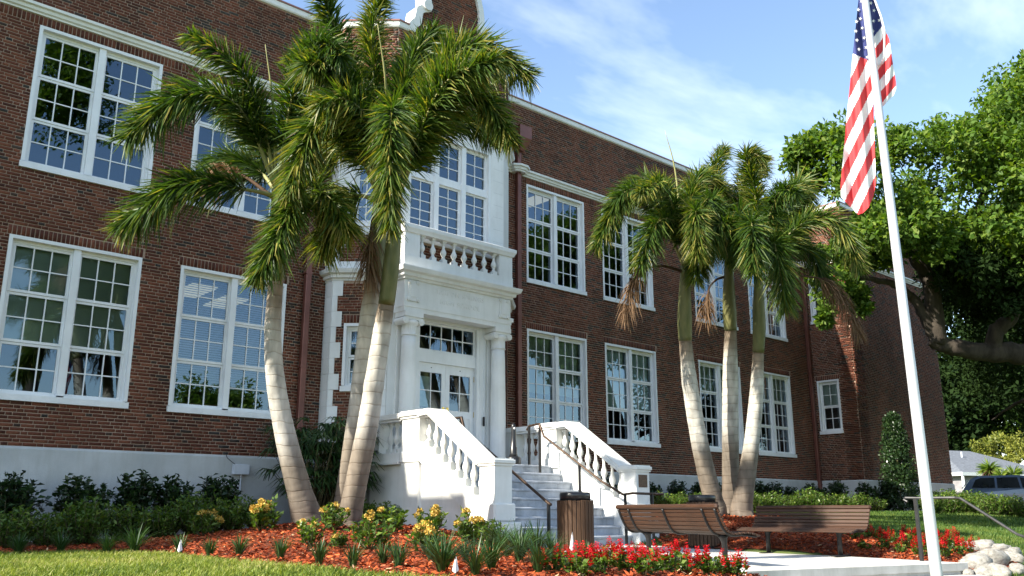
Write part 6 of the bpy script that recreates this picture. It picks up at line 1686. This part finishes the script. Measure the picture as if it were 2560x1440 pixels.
# ================================================================ rocks, marker flags
def rock_mesh(seed):
    bm = bmesh.new(); bmesh.ops.create_icosphere(bm, subdivisions=3, radius=1)
    r2 = np.random.default_rng(seed); K = r2.normal(size=(9, 3)) * 1.4; ph = r2.uniform(0, 6, 9); A = r2.uniform(.03, .10, 9)
    K2 = r2.normal(size=(8, 3)) * 5; ph2 = r2.uniform(0, 6, 8)
    for v in bm.verts:
        p = np.array(v.co); f = 1 + sum(A * np.sin(K @ p + ph)) + 0.045 * sum(np.sin(K2 @ p + ph2))
        q = p * f; q = np.sign(q) * np.abs(q) ** .8; v.co = q
    me = bpy.data.meshes.new('boulder'); bm.to_mesh(me); bm.free(); me.materials.append(M['rock'])
    me.polygons.foreach_set('use_smooth', [True] * len(me.polygons)); return me
RK = [rock_mesh(s) for s in range(5)]
rocks = [(2438, 1424, .22, 'large pale boulder nearest the concrete corner'), (2488, 1412, .24, 'biggest rounded limestone boulder in the front row by the lawn'), (2532, 1408, .17, 'oblong limestone boulder leaning on the front row, toward the lawn'), (2462, 1442, .16, 'small limestone lump under the front boulders'), (2500, 1448, .18, 'flat pale rock at the bottom edge, below the big boulder'), (2545, 1436, .13, 'small grey rock on the grass at the right end of the stones'), (2420, 1440, .10, 'little white stone beside the concrete riser'),
         (2462, 1384, .22, 'long white boulder at the back of the stone edging'), (2500, 1390, .20, 'sunlit white boulder at the back, near the lawn'), (2425, 1380, .15, 'white rock behind the red salvia, leftmost of the back stones'), (2535, 1396, .15, 'grey-sided rock at the back right of the stone edging'), (2400, 1376, .12, 'white rock mostly hidden by red salvia')]
for i, (u, v, s, lab) in enumerate(rocks):
    p = gpt(u, v); g = ground_at(p)
    o = link('boulder', RK[i % 5], None, (g[0], g[1], g[2] + s * .35), (rng.uniform(-.3, .3), rng.uniform(-.3, .3), rng.uniform(0, 6)))
    s *= .80; o.scale = (s * 1.3, s, s * .72); tag(o, lab, 'rock', 'limestone edging')
def marker(u, v, h, label):
    g = ground_at(gpt(u, v)); t = thing('marker_flag', label, 'marker', g, 'white marker flags')
    MB().tube([(g[0], g[1], g[2] - .05), (g[0], g[1], g[2] + h)], .003, 5).build('wire', M['steel'], t)
    c = np.array(g) + np.array([0, 0, h]); mb = MB()
    a, b = _R * .028, _fh * .03
    P = [c, c - np.array([0, 0, h * .62]) - a + b * .3, c - np.array([0, 0, h * .72]) + b * -.6, c - np.array([0, 0, h * .60]) + a + b * .4, c + _R * .006]
    mb._add([tuple(q) for q in P], [(0, 1, 2), (0, 2, 3, 4)])
    mb._add([tuple(q + _fh * .012) for q in P], [(0, 1, 2), (0, 2, 3, 4)])
    mb.build('sheet', M['plastic'], t)
marker(447, 1394, .20, 'small white marker flag on the mulch left of the palms'); marker(1138, 1452, .18, 'white marker flag at the bottom edge before the stair newel')
marker(1431, 1398, .30, 'white marker flag in front of the wooden bin'); marker(1414, 1402, .11, 'tiny white marker beside the wooden bin foot')

# ================================================================ house, car and yuccas in the distance
def local_frame(o, rot):
    c, s = math.cos(rot), math.sin(rot); ex = _R * c + _fh * s; ey = -_R * s + _fh * c
    return lambda x, y, z: tuple(np.array([o[0], o[1], 0]) + ex * x + ey * y + np.array([0, 0, z]))
hc = px(2412, 1250, 58); L_ = local_frame(hc, R(24))
ho = thing('house', 'small grey house with shingle roof beyond the brick wing', 'house', (hc[0], hc[1], -.2))
mb = MB(); mb._add([L_(0, 0, -.4), L_(9, 0, -.4), L_(9, 8, -.4), L_(0, 8, -.4), L_(0, 0, 2.5), L_(9, 0, 2.5), L_(9, 8, 2.5), L_(0, 8, 2.5)], [(0, 1, 5, 4), (1, 2, 6, 5), (2, 3, 7, 6), (3, 0, 4, 7)]); mb.build('wall', M['siding'], ho)
mb = MB(); e = .45; mb._add([L_(-e, -e, 2.48), L_(9 + e, -e, 2.48), L_(9 + e, 8 + e, 2.48), L_(-e, 8 + e, 2.48), L_(3.0, 4, 4.3), L_(6.0, 4, 4.3)], [(0, 1, 5, 4), (1, 2, 5), (2, 3, 4, 5), (3, 0, 4), (0, 1, 2, 3)]); rf = mb.build('roof', M['shingle'], ho)
mb = MB()
for a, b in (((-e, -e), (9 + e, -e)), ((-e, 8 + e), (-e, -e))):
    P = [L_(*a, 2.30), L_(*b, 2.30), L_(*b, 2.52), L_(*a, 2.52)]; mb._add(P, [(0, 1, 2, 3)])
mb.build('fascia', M['trim'], rf)
MB().tube([L_(3.4, 2.6, 3.5), L_(3.4, 2.6, 4.1)], .06, 8).build('vent_pipe', M['greybox'], rf)
for x0, x1 in ((.35, 1.5), (4.6, 6.0)):
    mb = MB(); mb._add([L_(x0, -.02, .5), L_(x1, -.02, .5), L_(x1, -.02, 2.0), L_(x0, -.02, 2.0)], [(0, 1, 2, 3)]); w_ = mb.build('window', M['trim'], ho)
    for a, b in ((x0 + .1, (x0 + x1) / 2 - .05), ((x0 + x1) / 2 + .05, x1 - .1)):
        mb = MB(); mb._add([L_(a, -.04, .6), L_(b, -.04, .6), L_(b, -.04, 1.9), L_(a, -.04, 1.9)], [(0, 1, 2, 3)]); mb.build('pane', M['carglass'], w_)
mb = MB(); mb.tube([L_(-.35, -.35, -.3), L_(-.35, -.35, 2.45)], .09, 6); mb.build('porch_post', M['trim'], ho)

cc = px(2548, 1262, 38); zc_ = float(hgt(cc[0], cc[1])); CF = local_frame(cc, R(-28))
car = thing('parked_car', 'silver-blue car parked behind the hedge at the right edge', 'car', (cc[0], cc[1], zc_))
def cpt(x, y, z): return CF(x, y, z + zc_)
prof = [(-2.15, .32), (-2.18, .75), (-2.05, .98), (-1.75, 1.38), (-1.45, 1.52), (0.1, 1.54), (.45, 1.46), (1.05, 1.02), (1.85, .90), (2.12, .74), (2.15, .34)]
mb = MB(); n = len(prof)
for (w0, w1) in ((-.86, .86),):
    vs = []
    for y in (w0, w1):
        for x, z in prof: vs.append(cpt(x, y * (1 - .16 * max(0, (z - .95) / .6)), z))
    mb._add(vs, [tuple(range(n))[::-1], tuple(range(n, 2 * n))] + [(i, (i + 1) % n, n + (i + 1) % n, n + i) for i in range(n)])
mb.build('body', M['carpaint'], car)
ys = lambda z: -.86 * (1 - .16 * max(0, (z - .95) / .6)) - .012
for q in ([(-1.72, 1.02), (-1.55, 1.36), (-1.35, 1.43), (-.82, 1.44), (-.82, 1.0)], [(-.74, 1.0), (-.74, 1.44), (.05, 1.45), (.12, 1.0)], [(.2, 1.0), (.14, 1.44), (.38, 1.38), (.92, 1.0)]):
    mb = MB(); mb._add([cpt(x, ys(z), z) for x, z in q], [tuple(range(len(q)))]); mb.build('side_window', M['carglass'], car)
mb = MB(); mb._add([cpt(.52, -.66, 1.43), cpt(1.04, -.74, 1.04), cpt(1.04, .74, 1.04), cpt(.52, .66, 1.43)], [(0, 1, 2, 3)]); mb.v = [(a, b, c + .03) for a, b, c in mb.v]; mb.build('windscreen', M['carglass'], car)
mb = MB(); mb._add([cpt(-2.10, -.70, .98), cpt(-1.80, -.62, 1.36), cpt(-1.80, .62, 1.36), cpt(-2.10, .70, .98)], [(0, 1, 2, 3)]); mb.v = [(a - _R[0] * .03, b - _R[1] * .03, c + .02) for a, b, c in mb.v]; mb.build('rear_window', M['carglass'], car)
for x in (-1.35, 1.32):
    for y in (-.87, .70):
        mb = MB(); mb.sm = True; mb.tube([cpt(x, y, .31), cpt(x, y + .17, .31)], .31, 18); w_ = mb.build('wheel', M['tyre'], car)
        mb = MB(); mb.tube([cpt(x, y - .012, .31), cpt(x, y + .02, .31)], .19, 14); mb.build('rim', M['alu'], w_)
mb = MB(); mb.tube([cpt(.62, -.92, 1.04), cpt(.78, -1.0, 1.06)], .07, 8); mb.build('mirror', M['carpaint'], car)

def yucca(u, v, d, r, label):
    p = px(u, v, d); g = (p[0], p[1], float(hgt(p[0], p[1]))); t = thing('yucca', label, 'plant', g, 'yuccas before the house')
    hz = p[2]; MB().tube([g, (p[0], p[1], hz)], [.12, .09], 7).build('stem', M['deadleaf'], t)
    n = 90; dd = rdir(n); dd[:, 2] = dd[:, 2] * .8 + .25; dd = unit(dd); c = np.array(p)
    P = np.stack([np.tile(c, (n, 1)), c + dd * r * .5, c + dd * r - np.array([0, 0, .06])], 1); S = unit(np.cross(dd, rng.normal(size=(n, 3))))
    V, F, T = strip_arrays(P, S, np.array([.05, .09, .01]), np.clip(rng.beta(2, 2, n) * .6 + .4, 0, 1)); link('rosette', fast_mesh('rosette', V - np.array(wloc(t)), F, M['shrubleaf'], T), t)
    n = 40; dd = rdir(n); dd[:, 2] = -np.abs(dd[:, 2]) - .5; dd = unit(dd)
    P = np.stack([np.tile(c, (n, 1)), c + dd * r * .5, c + dd * r * .95], 1); S = unit(np.cross(dd, rng.normal(size=(n, 3))))
    V, F, T = strip_arrays(P, S, np.array([.05, .08, .01]), rng.random(n)); link('dead_skirt', fast_mesh('dead_skirt', V - np.array(wloc(t)), F, M['deadleaf'], T), t)
yucca(2474, 1172, 48, .75, 'tallest spiky yucca with a dead brown skirt, left of the car roof'); yucca(2504, 1192, 46, .6, 'spiky yucca right behind the parked car roof'); yucca(2534, 1188, 46, .65, 'rightmost spiky yucca behind the parked car')
